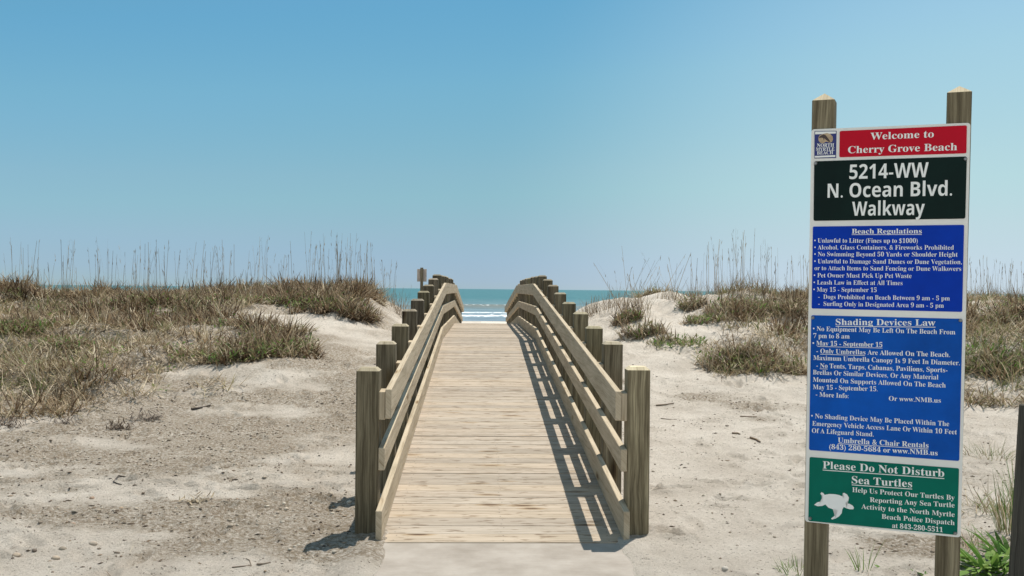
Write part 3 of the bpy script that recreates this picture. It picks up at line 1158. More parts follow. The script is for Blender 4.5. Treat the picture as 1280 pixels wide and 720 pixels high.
# sign posts: square timbers with pyramid heads, behind the board
for (xa, xb, ytop, yapex, xbot) in ((1015.0, 1042.8, 127.0, 117.5, (1005.4, 1031.9)), (1184.5, 1214.4, 117.2, 108.2, (1169.5, 1199.6))):
    u0, w0 = on_sign(xa, ytop)
    u1, _ = on_sign(xb, ytop)
    ub0, wb = on_sign(xbot[0], 690)
    ub1, _ = on_sign(xbot[1], 690)
    _, wap = on_sign((xa + xb) / 2, yapex)
    wpost = 0.089
    w0 += 0.006
    um, ubm = (u0 + u1) / 2, (ub0 + ub1) / 2
    lean = (um - ubm) / (w0 - wb)
    gl = (SIGN_G - SO.z) - 0.45
    t = post_mesh(wpost, w0 - gl, 0.0, 0, 0)
    bmesh.ops.delete(t, geom=list(t.verts), context='VERTS')
    hw = wpost / 2
    lo = [t.verts.new((sx * hw + ubm + lean * (gl - wb), 0.0075 + hw + sy * hw, gl)) for sx, sy in ((-1, -1), (1, -1), (1, 1), (-1, 1))]
    hi = [t.verts.new((sx * hw + um, 0.0075 + hw + sy * hw, w0)) for sx, sy in ((-1, -1), (1, -1), (1, 1), (-1, 1))]
    ap = t.verts.new((um, 0.0075 + hw, wap + 0.012))
    for i in range(4):
        j = (i + 1) % 4
        t.faces.new((lo[i], lo[j], hi[j], hi[i]))
        t.faces.new((hi[i], hi[j], ap))
    t.faces.new(list(reversed(lo)))
    bmesh.ops.recalc_face_normals(t, faces=t.faces)
    es = [e for e in t.edges if ap not in e.verts and abs((e.verts[0].co - e.verts[1].co).z) > 0.3]
    bmesh.ops.bevel(t, geom=es, offset=0.005, segments=1, affect='EDGES')
    w = Wood()
    t.normal_update()
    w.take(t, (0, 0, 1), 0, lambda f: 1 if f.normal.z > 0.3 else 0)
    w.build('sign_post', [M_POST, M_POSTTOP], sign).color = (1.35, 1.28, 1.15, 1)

# ------------------------------------------------------------------ small dune sign behind the walkway
c = at(527.2, 345, 24.0)
g0 = gz(c.x, c.y)
ds = empty('dune_sign', (c.x, c.y, g0), 'small weathered notice seen from behind on a thin post beyond the rail', 'sign')
ztop = at(527, 334.5, 24).z - g0
w = Wood()
w.board(box8(-0.035, 0.035, -0.035, 0.035, -0.4, ztop), (0, 0, 1), 0.004)
w.build('sign_post', M_POST, ds)
z1, z0 = at(527, 336.2, 24).z - g0, at(527, 352.0, 24).z - g0
w = Wood()
w.board(box8(-0.115, 0.115, 0.037, 0.050, z0, z1), (0, 0, 1), 0.003)
w.build('sign_panel', plain('sign back aluminium', (0.50, 0.43, 0.38), 0.6, 0.0, 0.3, grime=0.25, scale=9), ds)

# ------------------------------------------------------------------ old timber post at the right edge
pt = at(1284, 690, 5.2)
g0 = gz(pt.x, pt.y)
op = empty('timber_post', (pt.x, pt.y, g0), 'blackened leaning timber post cut by the right edge among weeds', 'post')
tp = at(1293, 508, 5.15)
w = Wood()
t = post_mesh(0.135, tp.z - g0, 0.3, 0.006, 0.006)
w.take(t, (0, 0, 1))
po = w.build('post_shaft', M_OLD, op)
po.rotation_euler = (R(1.0), R(2.6), R(6))


# ------------------------------------------------------------------ vegetation
def veg_mat(name, transl=0.3):
    m, N, L, P = newmat(name)
    a = N.new('ShaderNodeAttribute')
    a.attribute_name = 'tint'
    L.new(a.outputs['Color'], P.inputs['Base Color'])
    P.inputs['Roughness'].default_value = 0.7
    P.inputs['Specular IOR Level'].default_value = 0.25
    tr = N.new('ShaderNodeBsdfTranslucent')
    L.new(a.outputs['Color'], tr.inputs['Color'])
    mx = N.new('ShaderNodeMixShader')
    mx.inputs[0].default_value = transl
    L.new(P.outputs[0], mx.inputs[1])
    L.new(tr.outputs[0], mx.inputs[2])
    L.new(mx.outputs[0], N['Material Output'].inputs['Surface'])
    return m


M_VEG = veg_mat('dry grass', 0.2)
M_LEAF = veg_mat('green leaf', 0.35)
DRY = np.array([(0.44, 0.36, 0.25), (0.37, 0.30, 0.20), (0.30, 0.235, 0.155), (0.50, 0.42, 0.31), (0.24, 0.185, 0.125), (0.34, 0.29, 0.22)])
TWIG = np.array([(0.13, 0.085, 0.05), (0.18, 0.12, 0.07), (0.085, 0.056, 0.035), (0.27, 0.19, 0.115), (0.40, 0.30, 0.19)])
OLIVE = np.array([(0.20, 0.21, 0.09), (0.16, 0.19, 0.07), (0.26, 0.25, 0.12), (0.13, 0.18, 0.05)])
GREEN = np.array([(0.11, 0.22, 0.035), (0.15, 0.26, 0.05), (0.08, 0.17, 0.03), (0.20, 0.30, 0.07)])
OAT = np.array([(0.36, 0.29, 0.20), (0.27, 0.21, 0.14), (0.22, 0.165, 0.11), (0.40, 0.33, 0.23)])

PROF_BLADE = (1.0, 0.9, 0.65, 0.12)
PROF_LEAF = (0.25, 1.0, 0.85, 0.06)
PROF_STEM = (1.0, 0.9, 0.75, 0.5)


def pick(pal, n, rng):
    c = pal[rng.integers(0, len(pal), n)]
    return np.clip(c * rng.uniform(0.8, 1.2, (n, 1)), 0, 1)


def strips(root, length, width, az, lean, bend, prof=PROF_BLADE, rng=RNG):
    n = len(root)
    k = len(prof)
    tw = az + rng.uniform(-1.2, 1.2, n) + math.pi / 2
    wdir = np.stack([np.cos(tw), np.sin(tw), np.zeros(n)], 1)
    p = root.copy()
    V = np.zeros((n, k, 2, 3))
    for i in range(k):
        hw = wdir * (width * prof[i] * 0.5)[:, None]
        V[:, i, 0] = p - hw
        V[:, i, 1] = p + hw
        t = lean + bend * ((i + 0.5) / (k - 1))
        d = np.stack([np.sin(t) * np.cos(az), np.sin(t) * np.sin(az), np.cos(t)], 1)
        p = p + d * (length / (k - 1))[:, None]
    b = (np.arange(n) * 2 * k)[:, None]
    F = np.concatenate([b + np.array([[2 * i, 2 * i + 1, 2 * i + 3, 2 * i + 2]]) for i in range(k - 1)], 0)
    return V.reshape(-1, 3), F, k * 2, p


class Veg:
    def __init__(self):
        self.V, self.F, self.C, self.n = [], [], [], 0

    def add(self, root, length, width, az, lean, bend, color, prof=PROF_BLADE, rng=RNG):
        if len(root) == 0:
            return root
        V, F, per, tip = strips(root, length, width, az, lean, bend, prof, rng)
        self.V.append(V)
        self.F.append(F + self.n)
        self.C.append(np.repeat(color, per, 0))
        self.n += len(V)
        return tip

    def build(self, name, mat, parent=None, loc=None):
        V = np.concatenate(self.V)
        if loc is not None:
            V = V - np.array(loc)
        me = mesh_np(name, V, np.concatenate(self.F), False, np.concatenate(self.C))
        return link(name, me, mat, parent, loc)


def inpoly(px, py, poly):
    r = np.zeros(px.shape, bool)
    n = len(poly)
    for i in range(n):
        x0, y0 = poly[i]
        x1, y1 = poly[(i + 1) % n]
        c = ((y0 > py) != (y1 > py)) & (px < (x1 - x0) * (py - y0) / (y1 - y0 + 1e-9) + x0)
        r ^= c
    return r


def scatter(n, x0, x1, y0, y1, rng):
    x = rng.uniform(x0, x1, n)
    y = rng.uniform(y0, y1, n)
    return x, y, ground_z(x, y)


# where the ground is overgrown (outlines of the patches, found on the ground through the photo)
LEFT_PATCH = [(-400, 545), (0, 527), (60, 524), (125, 508), (195, 497), (203, 472), (235, 457), (300, 450), (330, 455), (372, 445), (392, 428), (385, 412), (340, 404),
              (312, 396), (318, 384), (330, 372), (455, 398), (470, 360), (480, 200), (-400, 200)]
LEFT_ISLE = [(222, 491), (230, 484), (262, 479), (290, 479), (286, 486), (255, 493)]
RIGHT_PATCH = [(900, 470), (890, 456), (870, 440), (890, 424), (912, 410), (902, 392), (898, 372), (910, 200), (1700, 200), (1700, 560), (1280, 514), (1200, 504), (1100, 485), (1000, 470), (940, 472)]


def veg_weight(x, y, z):
    px, py, d = project(x, y, z)
    jx = px + 20 * fbm(x * 1.7, y * 1.7, 201, 3)
    jy = py + 11 * fbm(x * 1.7, y * 1.7, 205, 3)
    left = inpoly(jx, jy, LEFT_PATCH) & (x < 0)
    right = inpoly(jx, jy, RIGHT_PATCH) & (x > 0)
    isle = inpoly(jx, jy, LEFT_ISLE) & (x < 0)
    back = (y > 20.5) & (y < 42) & (np.abs(x) > 3.2)
    return (left | right | isle | back), px, py, d


rngv = np.random.default_rng(5)


def grass_layer(n, x0, x1, y0, y1, thr, seed, freq=0.9):
    x, y, z = scatter(n, x0, x1, y0, y1, rngv)
    ok, px, py, d = veg_weight(x, y, z)
    den = fbm(x * freq, y * freq, seed, 3) + 0.5
    ok &= rngv.uniform(0, 1, n) < sstep(den, thr, thr + 0.3)
    ok &= (np.abs(x) > 1.5)
    return np.stack([x[ok], y[ok], z[ok] - 0.01], 1)


dry, grn = Veg(), Veg()
STRAW = np.array([(0.52, 0.43, 0.30), (0.42, 0.33, 0.22), (0.30, 0.23, 0.145), (0.60, 0.51, 0.37), (0.22, 0.155, 0.095), (0.15, 0.105, 0.065), (0.25, 0.22, 0.11)])


def tufts(n, x0, x1, y0, y1, thr, seed, freq, per, ln, wdt, spread, lean, bend, pal, prof, dest, lift=0.0, mixed=0.35):
    """grass growing in tufts: the blades of one tuft share a root, a size and mostly a colour"""
    c = grass_layer(n, x0, x1, y0, y1, thr, seed, freq)
    k = len(c)
    if not k:
        return
    size = rngv.uniform(0.55, 1.25, k)
    cnt = rngv.poisson(per, k) + 2
    i = np.repeat(np.arange(k), cnt)
    m_ = len(i)
    a = rngv.uniform(0, 6.283, m_)
    rr = np.sqrt(rngv.uniform(0, 1, m_)) * spread * size[i]
    x, y = c[i, 0] + np.cos(a) * rr, c[i, 1] + np.sin(a) * rr
    z = ground_z(x, y) - 0.01 + rngv.uniform(0, lift + 1e-6, m_)
    own = pick(pal, k, rngv)
    col = np.where(rngv.uniform(0, 1, (m_, 1)) < mixed, pick(pal, m_, rngv), own[i] * rngv.uniform(0.75, 1.25, (m_, 1)))
    wind = rngv.normal(0, 0.5, k)
    dest.add(np.stack([x, y, z], 1), rngv.uniform(*ln, m_) * size[i], rngv.uniform(*wdt, m_) * (1 + (c[i, 1] - 11) / 22), a + rngv.normal(0, 0.6, m_) + wind[i],
             np.abs(rngv.normal(lean, 0.35, m_)), rngv.uniform(*bend, m_), np.clip(col, 0, 1), prof, rngv)


for (x0, x1) in ((-13.0, -1.5), (1.6, 13.0)):
    for (y0, y1, n) in ((10.4, 14.5, 2300), (14.5, 21.5, 3000), (21.5, 34, 900)):
        # lying straw mats, standing straw, brown stems, green shoots
        hi = y0 > 14
        tufts(int(n * 1.1), x0, x1, y0, y1, 0.22, 301, 1.2, 9, (0.10, 0.34), (0.007, 0.014), 0.17, 1.3, (-0.1, 0.5), STRAW, PROF_BLADE, dry, 0.05)
        tufts(int(n * 0.6), x0, x1, y0, y1, 0.32, 311, 1.3, 12, (0.08, 0.28), (0.007, 0.015), 0.08, 0.7, (0.1, 2.2), STRAW, PROF_BLADE, dry)
        tufts(int(n * 0.14), x0, x1, y0, y1, 0.30, 321, 1.1, 5, (0.25, 0.5), (0.007, 0.012), 0.06, 0.45, (0.0, 1.6), STRAW[:4], PROF_BLADE, dry)
        # hummocks: dense, so that their own shade fills them
        tufts(int(n * (0.21 if hi else 0.05)), x0, x1, y0, y1, 0.42, 331, 0.6, 70, (0.14, 0.40), (0.010, 0.024), 0.24, 0.6, (-0.3, 2.0), TWIG, PROF_BLADE, dry, 0.0, 0.6)
        tufts(int(n * (0.06 if hi else 0.16)), x0, x1, y0, y1, 0.34, 341, 0.7, 70, (0.12, 0.34), (0.009, 0.020), 0.22, 0.7, (0.0, 2.2), STRAW, PROF_BLADE, dry, 0.0, 0.7)
        tufts(int(n * 0.36), x0, x1, y0, y1, 0.40, 361, 0.7, 11, (0.10, 0.30), (0.007, 0.014), 0.07, 0.5, (0.1, 1.6), OLIVE, PROF_BLADE, grn)
        tufts(int(n * 0.10), x0, x1, y0, y1, 0.45, 391, 0.8, 14, (0.04, 0.10), (0.018, 0.034), 0.14, 0.9, (0.0, 0.8), np.concatenate([OLIVE, GREEN]), PROF_LEAF, grn, 0.10)
tag(dry.build('dry_dune_grass', M_VEG), 'matted straw coloured grass covering the dunes on both sides of the boardwalk', 'grass', kind='stuff')
tag(grn.build('green_dune_grass', M_LEAF), 'olive green grass blades growing through the straw on the dunes', 'grass', kind='stuff')


# individual bushes: dark wiry clumps
def bush(px, py, d, w, h, label, n=620, pal=TWIG, green=0.12, group=None, on_ground=True, name='dry_bush'):
    rng = np.random.default_rng(int(px * 7 + py))
    c = at(px, py, d)
    cx, cy = c.x, c.y
    cz = gz(cx, cy)
    nk = max(5, int(11 * w))
    ka, kr = rng.uniform(0, 6.283, nk), np.sqrt(rng.uniform(0, 1, nk))
    kx, ky = np.cos(ka) * kr * w * 0.46, np.sin(ka) * kr * w * 0.36
    kh = rng.uniform(0.45, 1.1, nk) * (1.0 - 0.35 * kr)
    own = rng.integers(0, nk, n)
    a = rng.uniform(0, 6.283, n)
    rr = np.sqrt(rng.uniform(0, 1, n))
    x, y = cx + kx[own] + np.cos(a) * rr * 0.13, cy + ky[own] + np.sin(a) * rr * 0.13
    z = ground_z(x, y) - 0.02
    o = empty(name, (cx, cy, cz), label, 'bush', group)
    v = Veg()
    az = a + rng.normal(0, 0.9, n)
    v.add(np.stack([x, y, z], 1), rng.uniform(0.4, 1.2, n) * h * kh[own], rng.uniform(0.010, 0.026, n), az, np.abs(rng.normal(0.25, 0.4, n)) + 0.4 * rr, rng.uniform(-0.3, 2.1, n),
          pick(pal, n, rng), PROF_BLADE, rng)
    m2 = int(n * 0.7)
    i = rng.integers(0, n, m2)
    up = rng.uniform(0.05, 0.75, m2) * h * kh[own[i]] * (1 - 0.4 * rr[i])
    v.add(np.stack([x[i] + np.cos(az[i]) * up * 0.4, y[i] + np.sin(az[i]) * up * 0.4, z[i] + up], 1), rng.uniform(0.08, 0.26, m2), rng.uniform(0.009, 0.020, m2), rng.uniform(0, 6.283, m2),
          rng.uniform(0.2, 2.2, m2), rng.uniform(-0.4, 1.2, m2), pick(np.concatenate([pal, DRY[:3], STRAW[:2]]), m2, rng), PROF_BLADE, rng)
    v.build('stems', M_VEG, o).location = (0, 0, 0)
    st = o.children[0] if o.children else None
    for ch in bpy.data.objects:
        if ch.parent == o:
            ch.matrix_parent_inverse = Matrix.Translation(o.location).inverted()
    if green:
        g = Veg()
        m3 = int(n * green * 3)
        a = rng.uniform(0, 6.283, m3)
        rr = np.sqrt(rng.uniform(0, 1, m3))
        x, y = cx + np.cos(a) * rr * w * 0.5, cy + np.sin(a) * rr * w * 0.4
        z = ground_z(x, y) + rng.uniform(0, 0.35, m3) * h
        g.add(np.stack([x, y, z], 1), rng.uniform(0.05, 0.11, m3), rng.uniform(0.015, 0.03, m3), rng.uniform(0, 6.283, m3), rng.uniform(0.3, 1.5, m3), rng.uniform(0, 0.8, m3),
              pick(np.concatenate([OLIVE, GREEN[:1]]), m3, rng), PROF_LEAF, rng)
        lf = g.build('leaves', M_LEAF, o)
        lf.matrix_parent_inverse = Matrix.Translation(o.location).inverted()
    return o


bush(432, 400, 17.2, 1.15, 0.50, 'dark brown wiry bush beside the bare sand mound on the left dune', 900)
bush(395, 398, 17.3, 1.05, 0.48, 'dark wiry bush second from the bare sand mound, left of the boardwalk', 800)
bush(350, 392, 17.8, 1.1, 0.46, 'brown bush above the sand ridge, third from the bare mound', 800)
bush(345, 448, 14.0, 1.2, 0.48, 'grey brown low bush ending in green leaves above the trampled sand', 800, green=0.16)
bush(300, 455, 13.6, 1.0, 0.42, 'low brown bush with green leaves behind the small sand hollow', 700, green=0.2)
bush(265, 388, 18.0, 1.3, 0.6, 'brown grassy bush on the crest left of the sand ridge', 800)
bush(205, 382, 18.3, 1.2, 0.62, 'dark hollow sided bush on the crest under the densest stalks', 900)
bush(140, 388, 18.0, 1.3, 0.66, 'broad dark bush on the left dune crest with shaded underside', 900)
bush(55, 382, 18.5, 1.3, 0.55, 'brown bush near the left end of the dune crest', 800)
bush(15, 430, 15.0, 1.2, 0.45, 'dark shaded clump on the leftmost slope with green shoots', 700, green=0.3)
bush(80, 448, 14.2, 1.0, 0.40, 'small dark clump halfway down the left dune slope', 600)
bush(785, 388, 17.0, 0.5, 0.36, 'round brown clump on the bare sand right of the boardwalk, nearest the rail', 420)
bush(806, 410, 15.6, 0.55, 0.34, 'curly grey brown clump lying on the sand slope right of the rail', 420, pal=np.concatenate([TWIG, DRY]))
bush(860, 381, 17.6, 0.5, 0.34, 'small straw clump on top of the right sand mound', 350, pal=np.concatenate([TWIG, DRY]))
bush(930, 402, 17.0, 1.3, 0.5, 'wide brown bush on the right dune between boardwalk and big sign', 900, pal=np.concatenate([TWIG, DRY[:2]]))
bush(985, 398, 17.0, 1.1, 0.55, 'brown bush half hidden behind the big sign', 700, pal=np.concatenate([TWIG, DRY[:2]]))
bush(950, 462, 13.6, 1.3, 0.40, 'dark matted clump at the foot of the right dune', 800, pal=np.concatenate([TWIG, DRY[:3]]))
bush(905, 455, 13.8, 0.8, 0.34, 'low straw clump at the tip of the right dune growth', 500, pal=np.concatenate([TWIG, DRY]))
bush(1240, 392, 16.0, 1.4, 0.5, 'dark bush on the crest right of the big sign', 900)
bush(1250, 450, 13.2, 1.2, 0.42, 'mixed green and brown clump on the slope right of the sign', 800, green=0.3, pal=np.concatenate([TWIG, DRY]))


bush(850, 424, 15.0, 0.9, 0.16, 'low olive strip of growth on the right sand slope', 230, green=0.4, pal=np.concatenate([TWIG, DRY, OLIVE]))
bush(880, 402, 16.4, 0.7, 0.26, 'small mixed tuft at the near edge of the right dune growth', 380, green=0.2, pal=np.concatenate([TWIG, DRY]))


# tall seed stalks along the crest
def oats(px, py, d, n, h, spread, label, group, lean=0.055, fan=None):
    rng = np.random.default_rng(int(px * 13 + 5))
    n = int(n * 1.6)
    c = at(px, py, d)
    cx, cy = c.x, c.y
    cz = gz(cx, cy)
    v = Veg()
    x = cx + rng.normal(0, spread * 0.4, n)
    y = cy + rng.normal(0, 0.3, n)
    z = ground_z(x, y) - 0.03
    az = rng.uniform(0, 6.283, n)
    ln = np.abs(rng.normal(0, lean, n))
    if fan:
        az = np.where(np.arange(n) % 2 == 0, 0.0, math.pi) + rng.normal(0, 0.3, n)
        ln = rng.uniform(0.05, fan, n)
        x = cx + rng.normal(0, 0.06, n)
    ht = rng.uniform(0.55, 1.1, n) * h
    col = pick(OAT, n, rng)
    tip = v.add(np.stack([x, y, z], 1), ht, rng.uniform(0.005, 0.010, n), az, ln, rng.uniform(0, 0.14, n), col, (1.0, 0.9, 0.8, 0.6), rng)
    tip = tip - 0.0
    # thin seed heads near the tips
    for q in range(5):
        m_ = n
        keep = rng.uniform(0, 1, m_) < 0.4
        f = rng.uniform(0.62, 0.98, m_)[:, None]
        r0 = np.stack([x, y, z], 1) + (tip - np.stack([x, y, z], 1)) * np.minimum(f * 0.75, 0.74)
        v.add(r0[keep], rng.uniform(0.05, 0.11, keep.sum()), rng.uniform(0.006, 0.010, keep.sum()), az[keep] + rng.normal(0, 0.8, keep.sum()), rng.uniform(0.03, 0.25, keep.sum()), rng.uniform(0, 0.4, keep.sum()), col[keep], PROF_LEAF, rng)
    # basal tuft
    m_ = n * 7
    i = rng.integers(0, n, m_)
    xb, yb = x[i] + rng.normal(0, 0.07, m_), y[i] + rng.normal(0, 0.07, m_)
    v.add(np.stack([xb, yb, ground_z(xb, yb) - 0.02], 1), rng.uniform(0.2, 0.48, m_), rng.uniform(0.005, 0.009, m_), rng.uniform(0, 6.283, m_), rng.uniform(0, 0.5, m_), rng.uniform(0, 0.9, m_), pick(np.concatenate([OAT, TWIG]), m_, rng), PROF_BLADE, rng)
    o = v.build('sea_oats', M_VEG, None, (cx, cy, cz))
    return tag(o, label, 'grass', group)


GL, GR_ = 'sea oat stands along the left dune crest', 'sea oat stands along the right dune crest'
LBL = 'thin dry sea oat stalks standing against the sky on the left dune crest'
LBR = 'thin dry sea oat stalks against the sky on the right dune crest beside the sign'
for (px, n, h, sp) in ((18, 9, 1.05, 0.4), (52, 5, 0.7, 0.4), (86, 9, 1.15, 0.25), (126, 8, 1.15, 0.3), (165, 10, 1.2, 0.3), (188, 10, 1.2, 0.35), (208, 8, 1.2, 0.3), (245, 10, 1.15, 0.35),
                       (272, 11, 1.1, 0.35), (300, 6, 0.8, 0.35), (325, 9, 1.15, 0.3), (355, 8, 1.1, 0.3), (390, 10, 1.2, 0.3), (420, 12, 1.2, 0.35), (436, 10, 1.15, 0.25), (456, 9, 1.05, 0.3), (478, 8, 0.85, 0.3)):
    oats(px, 380, 19.6 + (px * 7 % 5) * 0.25, n, h, sp, LBL, GL)
tag(oats(503, 368, 19.5, 8, 0.6, 0.3, 'x', None), 'short dark tuft of stalks on the bare mound beside the dune notice', 'grass')
tag(oats(783, 378, 17.5, 9, 1.15, 0.2, 'x', None, fan=0.55), 'fan of long bare stalks spreading from a clump right of the rail', 'grass')
tag(oats(803, 378, 17.9, 6, 0.95, 0.2, 'x', None, fan=0.6), 'leaning bare stalks just behind the fan of stalks', 'grass')
tag(oats(730, 376, 19.0, 9, 0.35, 0.8, 'x', None), 'short tufts on the crest closest to the right rail', 'grass')
tag(oats(762, 374, 18.8, 8, 0.42, 0.5, 'x', None), 'short dry tufts on the crest between rail and stalk fan', 'grass')
tag(oats(840, 372, 18.6, 7, 0.95, 0.3, 'x', None, fan=0.5), 'sparse leaning stalks above the right sand mound', 'grass')
for (px, n, h, sp) in ((866, 6, 0.85, 0.3), (893, 7, 1.1, 0.3), (912, 8, 1.15, 0.3), (930, 7, 1.15, 0.3), (950, 7, 1.05, 0.3), (972, 6, 1.0, 0.3), (995, 7, 0.95, 0.3), (1222, 8, 0.8, 0.3), (1247, 10, 0.85, 0.3), (1272, 9, 0.8, 0.3)):
    oats(px, 378, 18.6 + (px % 5) * 0.2, n, h, sp, LBR, GR_)


# weeds at the right edge and below the sign
def weed(px, py, n, ln, wd_, label, pal=GREEN, prof=PROF_LEAF, lean=(0.2, 1.0), bend=(0.3, 1.2), rad=0.05, name='weed', cat='plant', up=0.0):
    rng = np.random.default_rng(int(px * 3 + py))
    p = hit(px, py)
    v = Veg()
    a = rng.uniform(0, 6.283, n)
    rr = np.sqrt(rng.uniform(0, 1, n)) * rad
    x, y = p.x + np.cos(a) * rr, p.y + np.sin(a) * rr
    z = ground_z(x, y) - 0.01 + rng.uniform(0, up + 1e-6, n)
    v.add(np.stack([x, y, z], 1), rng.uniform(*ln, n), rng.uniform(*wd_, n), a + rng.normal(0, 0.7, n), rng.uniform(*lean, n), rng.uniform(*bend, n), pick(pal, n, rng), prof, rng)
    o = v.build(name, M_LEAF, None, (p.x, p.y, p.z))
    return tag(o, label, cat)


weed(1240, 712, 48, (0.12, 0.26), (0.024, 0.040), 'bright green plant with long arching blade leaves before the old post', rad=0.09, lean=(0.5, 1.3), bend=(0.2, 0.9), prof=(0.5, 1, 0.8, 0.05))
weed(1268, 700, 44, (0.14, 0.30), (0.022, 0.038), 'dark green bladed plant at the foot of the old post', pal=GREEN[[0, 2]], rad=0.10, lean=(0.3, 1.2), bend=(0.2, 1.0), prof=(0.5, 1, 0.8, 0.05))
weed(1222, 716, 40, (0.05, 0.10), (0.04, 0.06), 'low weed with rounded yellow green leaves beside the sign post', pal=GREEN[[1, 3]], rad=0.14, up=0.08, lean=(0.6, 1.5))
weed(1262, 665, 90, (0.2, 0.48), (0.004, 0.008), 'tall thin grass tuft in front of the old post', pal=np.concatenate([OLIVE, GREEN, DRY[:2]]), prof=PROF_BLADE, lean=(0.0, 0.4), bend=(0, 0.9), rad=0.09)
weed(1240, 572, 120, (0.08, 0.24), (0.004, 0.007), 'green and straw grass tuft on the sand right of the sign', pal=np.concatenate([OLIVE, DRY]), prof=PROF_BLADE, lean=(0.2, 1.2), bend=(0, 0.9), rad=0.22)
weed(1000, 717, 90, (0.04, 0.12), (0.003, 0.006), 'small green grass tuft at the foot of the left sign post', pal=np.concatenate([OLIVE, GREEN]), prof=PROF_BLADE, lean=(0.1, 1.2), bend=(0, 0.8), rad=0.12)
weed(1080, 712, 14, (0.10, 0.2), (0.005, 0.008), 'few upright green blades on the sand under the sign', pal=GREEN, prof=PROF_BLADE, lean=(0, 0.4), bend=(0, 0.5), rad=0.05)
weed(1112, 718, 10, (0.03, 0.05), (0.025, 0.04), 'tiny weed with round light leaves under the sign', pal=GREEN[[1, 3]], rad=0.06, lean=(0.6, 1.5))
weed(1150, 716, 16, (0.03, 0.07), (0.02, 0.03), 'small leafy sprig beside the right sign post', pal=GREEN, rad=0.07, lean=(0.4, 1.4))

weed(1276, 640, 60, (0.2, 0.48), (0.004, 0.008), 'tall straw and green stems rising against the dark post', pal=np.concatenate([OLIVE, GREEN, DRY[:2]]), prof=PROF_BLADE, lean=(0.0, 0.35), bend=(0, 0.8), rad=0.07)
weed(1222, 640, 150, (0.06, 0.22), (0.004, 0.008), 'flattened straw tuft on the sand between big sign and old post', pal=np.concatenate([STRAW, OLIVE[:2]]), prof=PROF_BLADE, lean=(0.6, 1.5), bend=(-0.1, 0.6), rad=0.24)
weed(1250, 640, 90, (0.08, 0.3), (0.004, 0.008), 'green and straw tuft at the back of the long leaved plant', pal=np.concatenate([STRAW, GREEN]), prof=PROF_BLADE, lean=(0.2, 1.2), bend=(-0.1, 0.9), rad=0.16)
weed(1215, 690, 90, (0.05, 0.2), (0.004, 0.007), 'thin straw clump right of the right sign post', pal=np.concatenate([STRAW, OLIVE]), prof=PROF_BLADE, lean=(0.4, 1.4), bend=(-0.1, 0.8), rad=0.18)

# straw litter on the right, dead bits on the sand
lit = Veg()
x, y, z = scatter(26000, -6.4, 6.0, 4.7, 13.0, rngv)
px, py, d = project(x, y, z)
dens = 0.02 + 0.20 * sstep(fbm(x / 0.9, y / 0.6, 401, 3), 0.05, 0.3)
dens = dens + np.where((px > 1195) & (py > 520), 0.75, 0) + np.where((x < 0) & (py < 540) & (py > 470), 0.18, 0)
ok = (rngv.uniform(0, 1, len(x)) < dens) & ((np.abs(x) > 0.98) | False)
m_ = ok.sum()
lit.add(np.stack([x[ok], y[ok], z[ok] + 0.004], 1), rngv.uniform(0.03, 0.13, m_), rngv.uniform(0.002, 0.005, m_), rngv.uniform(0, 6.283, m_), rngv.uniform(1.35, 1.6, m_), rngv.uniform(-0.15, 0.15, m_),
        pick(np.concatenate([DRY, TWIG]), m_, rngv), rng=rngv)
tag(lit.build('straw_litter', M_VEG), 'scattered straw bits and stems lying on the sand', 'litter', kind='stuff')


# clods and shell grit
def ico(sub=1):
    b = bmesh.new()
    bmesh.ops.create_icosphere(b, subdivisions=sub, radius=1.0)
    b.verts.ensure_lookup_table()
    v = np.array([q.co[:] for q in b.verts])
    f = np.array([[q.index for q in p.verts] for p in b.faces])
    b.free()
    return v, f


IV, IF = ico(1)


def pebble_field(n, sel, smin, smax, pal, rng):
    x, y, z = scatter(n, -6.4, 5.8, 4.7, 13.0, rng)
    ok = sel(x, y) & ((np.abs(x) > 0.95))
    x, y, z = x[ok], y[ok], z[ok]
    k = len(x)
    s = smin * (smax / smin) ** (rng.uniform(0, 1, k) ** 2.2)
    nz = 1 + rng.normal(0, 0.22, (k, len(IV), 1))
    sc = np.stack([s * rng.uniform(0.8, 1.5, k), s * rng.uniform(0.8, 1.5, k), s * rng.uniform(0.5, 0.9, k)], 1)
    V = IV[None] * nz * sc[:, None, :] + np.stack([x, y, z + s * 0.15], 1)[:, None, :]
    F = IF[None] + (np.arange(k) * len(IV))[:, None, None]
    C = np.repeat(pick(pal, k, rng), len(IV), 0)
    return V.reshape(-1, 3), F.reshape(-1, 3), C


rngc = np.random.default_rng(9)
CLOD = np.array([(0.36, 0.31, 0.245), (0.30, 0.25, 0.195), (0.42, 0.36, 0.29), (0.20, 0.16, 0.12), (0.46, 0.41, 0.34)])


def clod_sel(x, y):
    q = fbm(x / 1.3 + 4, y / 0.75, 101, 4) + 0.09 * np.where(x < 0, 1, -1.1)
    return rngc.uniform(0, 1, len(x)) < (0.06 + 0.9 * sstep(q, 0.0, 0.2))


V, F, C = pebble_field(13000, clod_sel, 0.003, 0.017, CLOD, rngc)
m_clod, N_, L_2, P_ = newmat('sand clod')
a_ = N_.new('ShaderNodeAttribute')
a_.attribute_name = 'tint'
L_2.new(a_.outputs['Color'], P_.inputs['Base Color'])
P_.inputs['Roughness'].default_value = 0.95
tag(link('sand_clods', mesh_np('sand_clods', V, F, False, C), m_clod), 'crumbs of damp sand and debris strewn over the trampled ground', 'sand crumbs', kind='stuff')

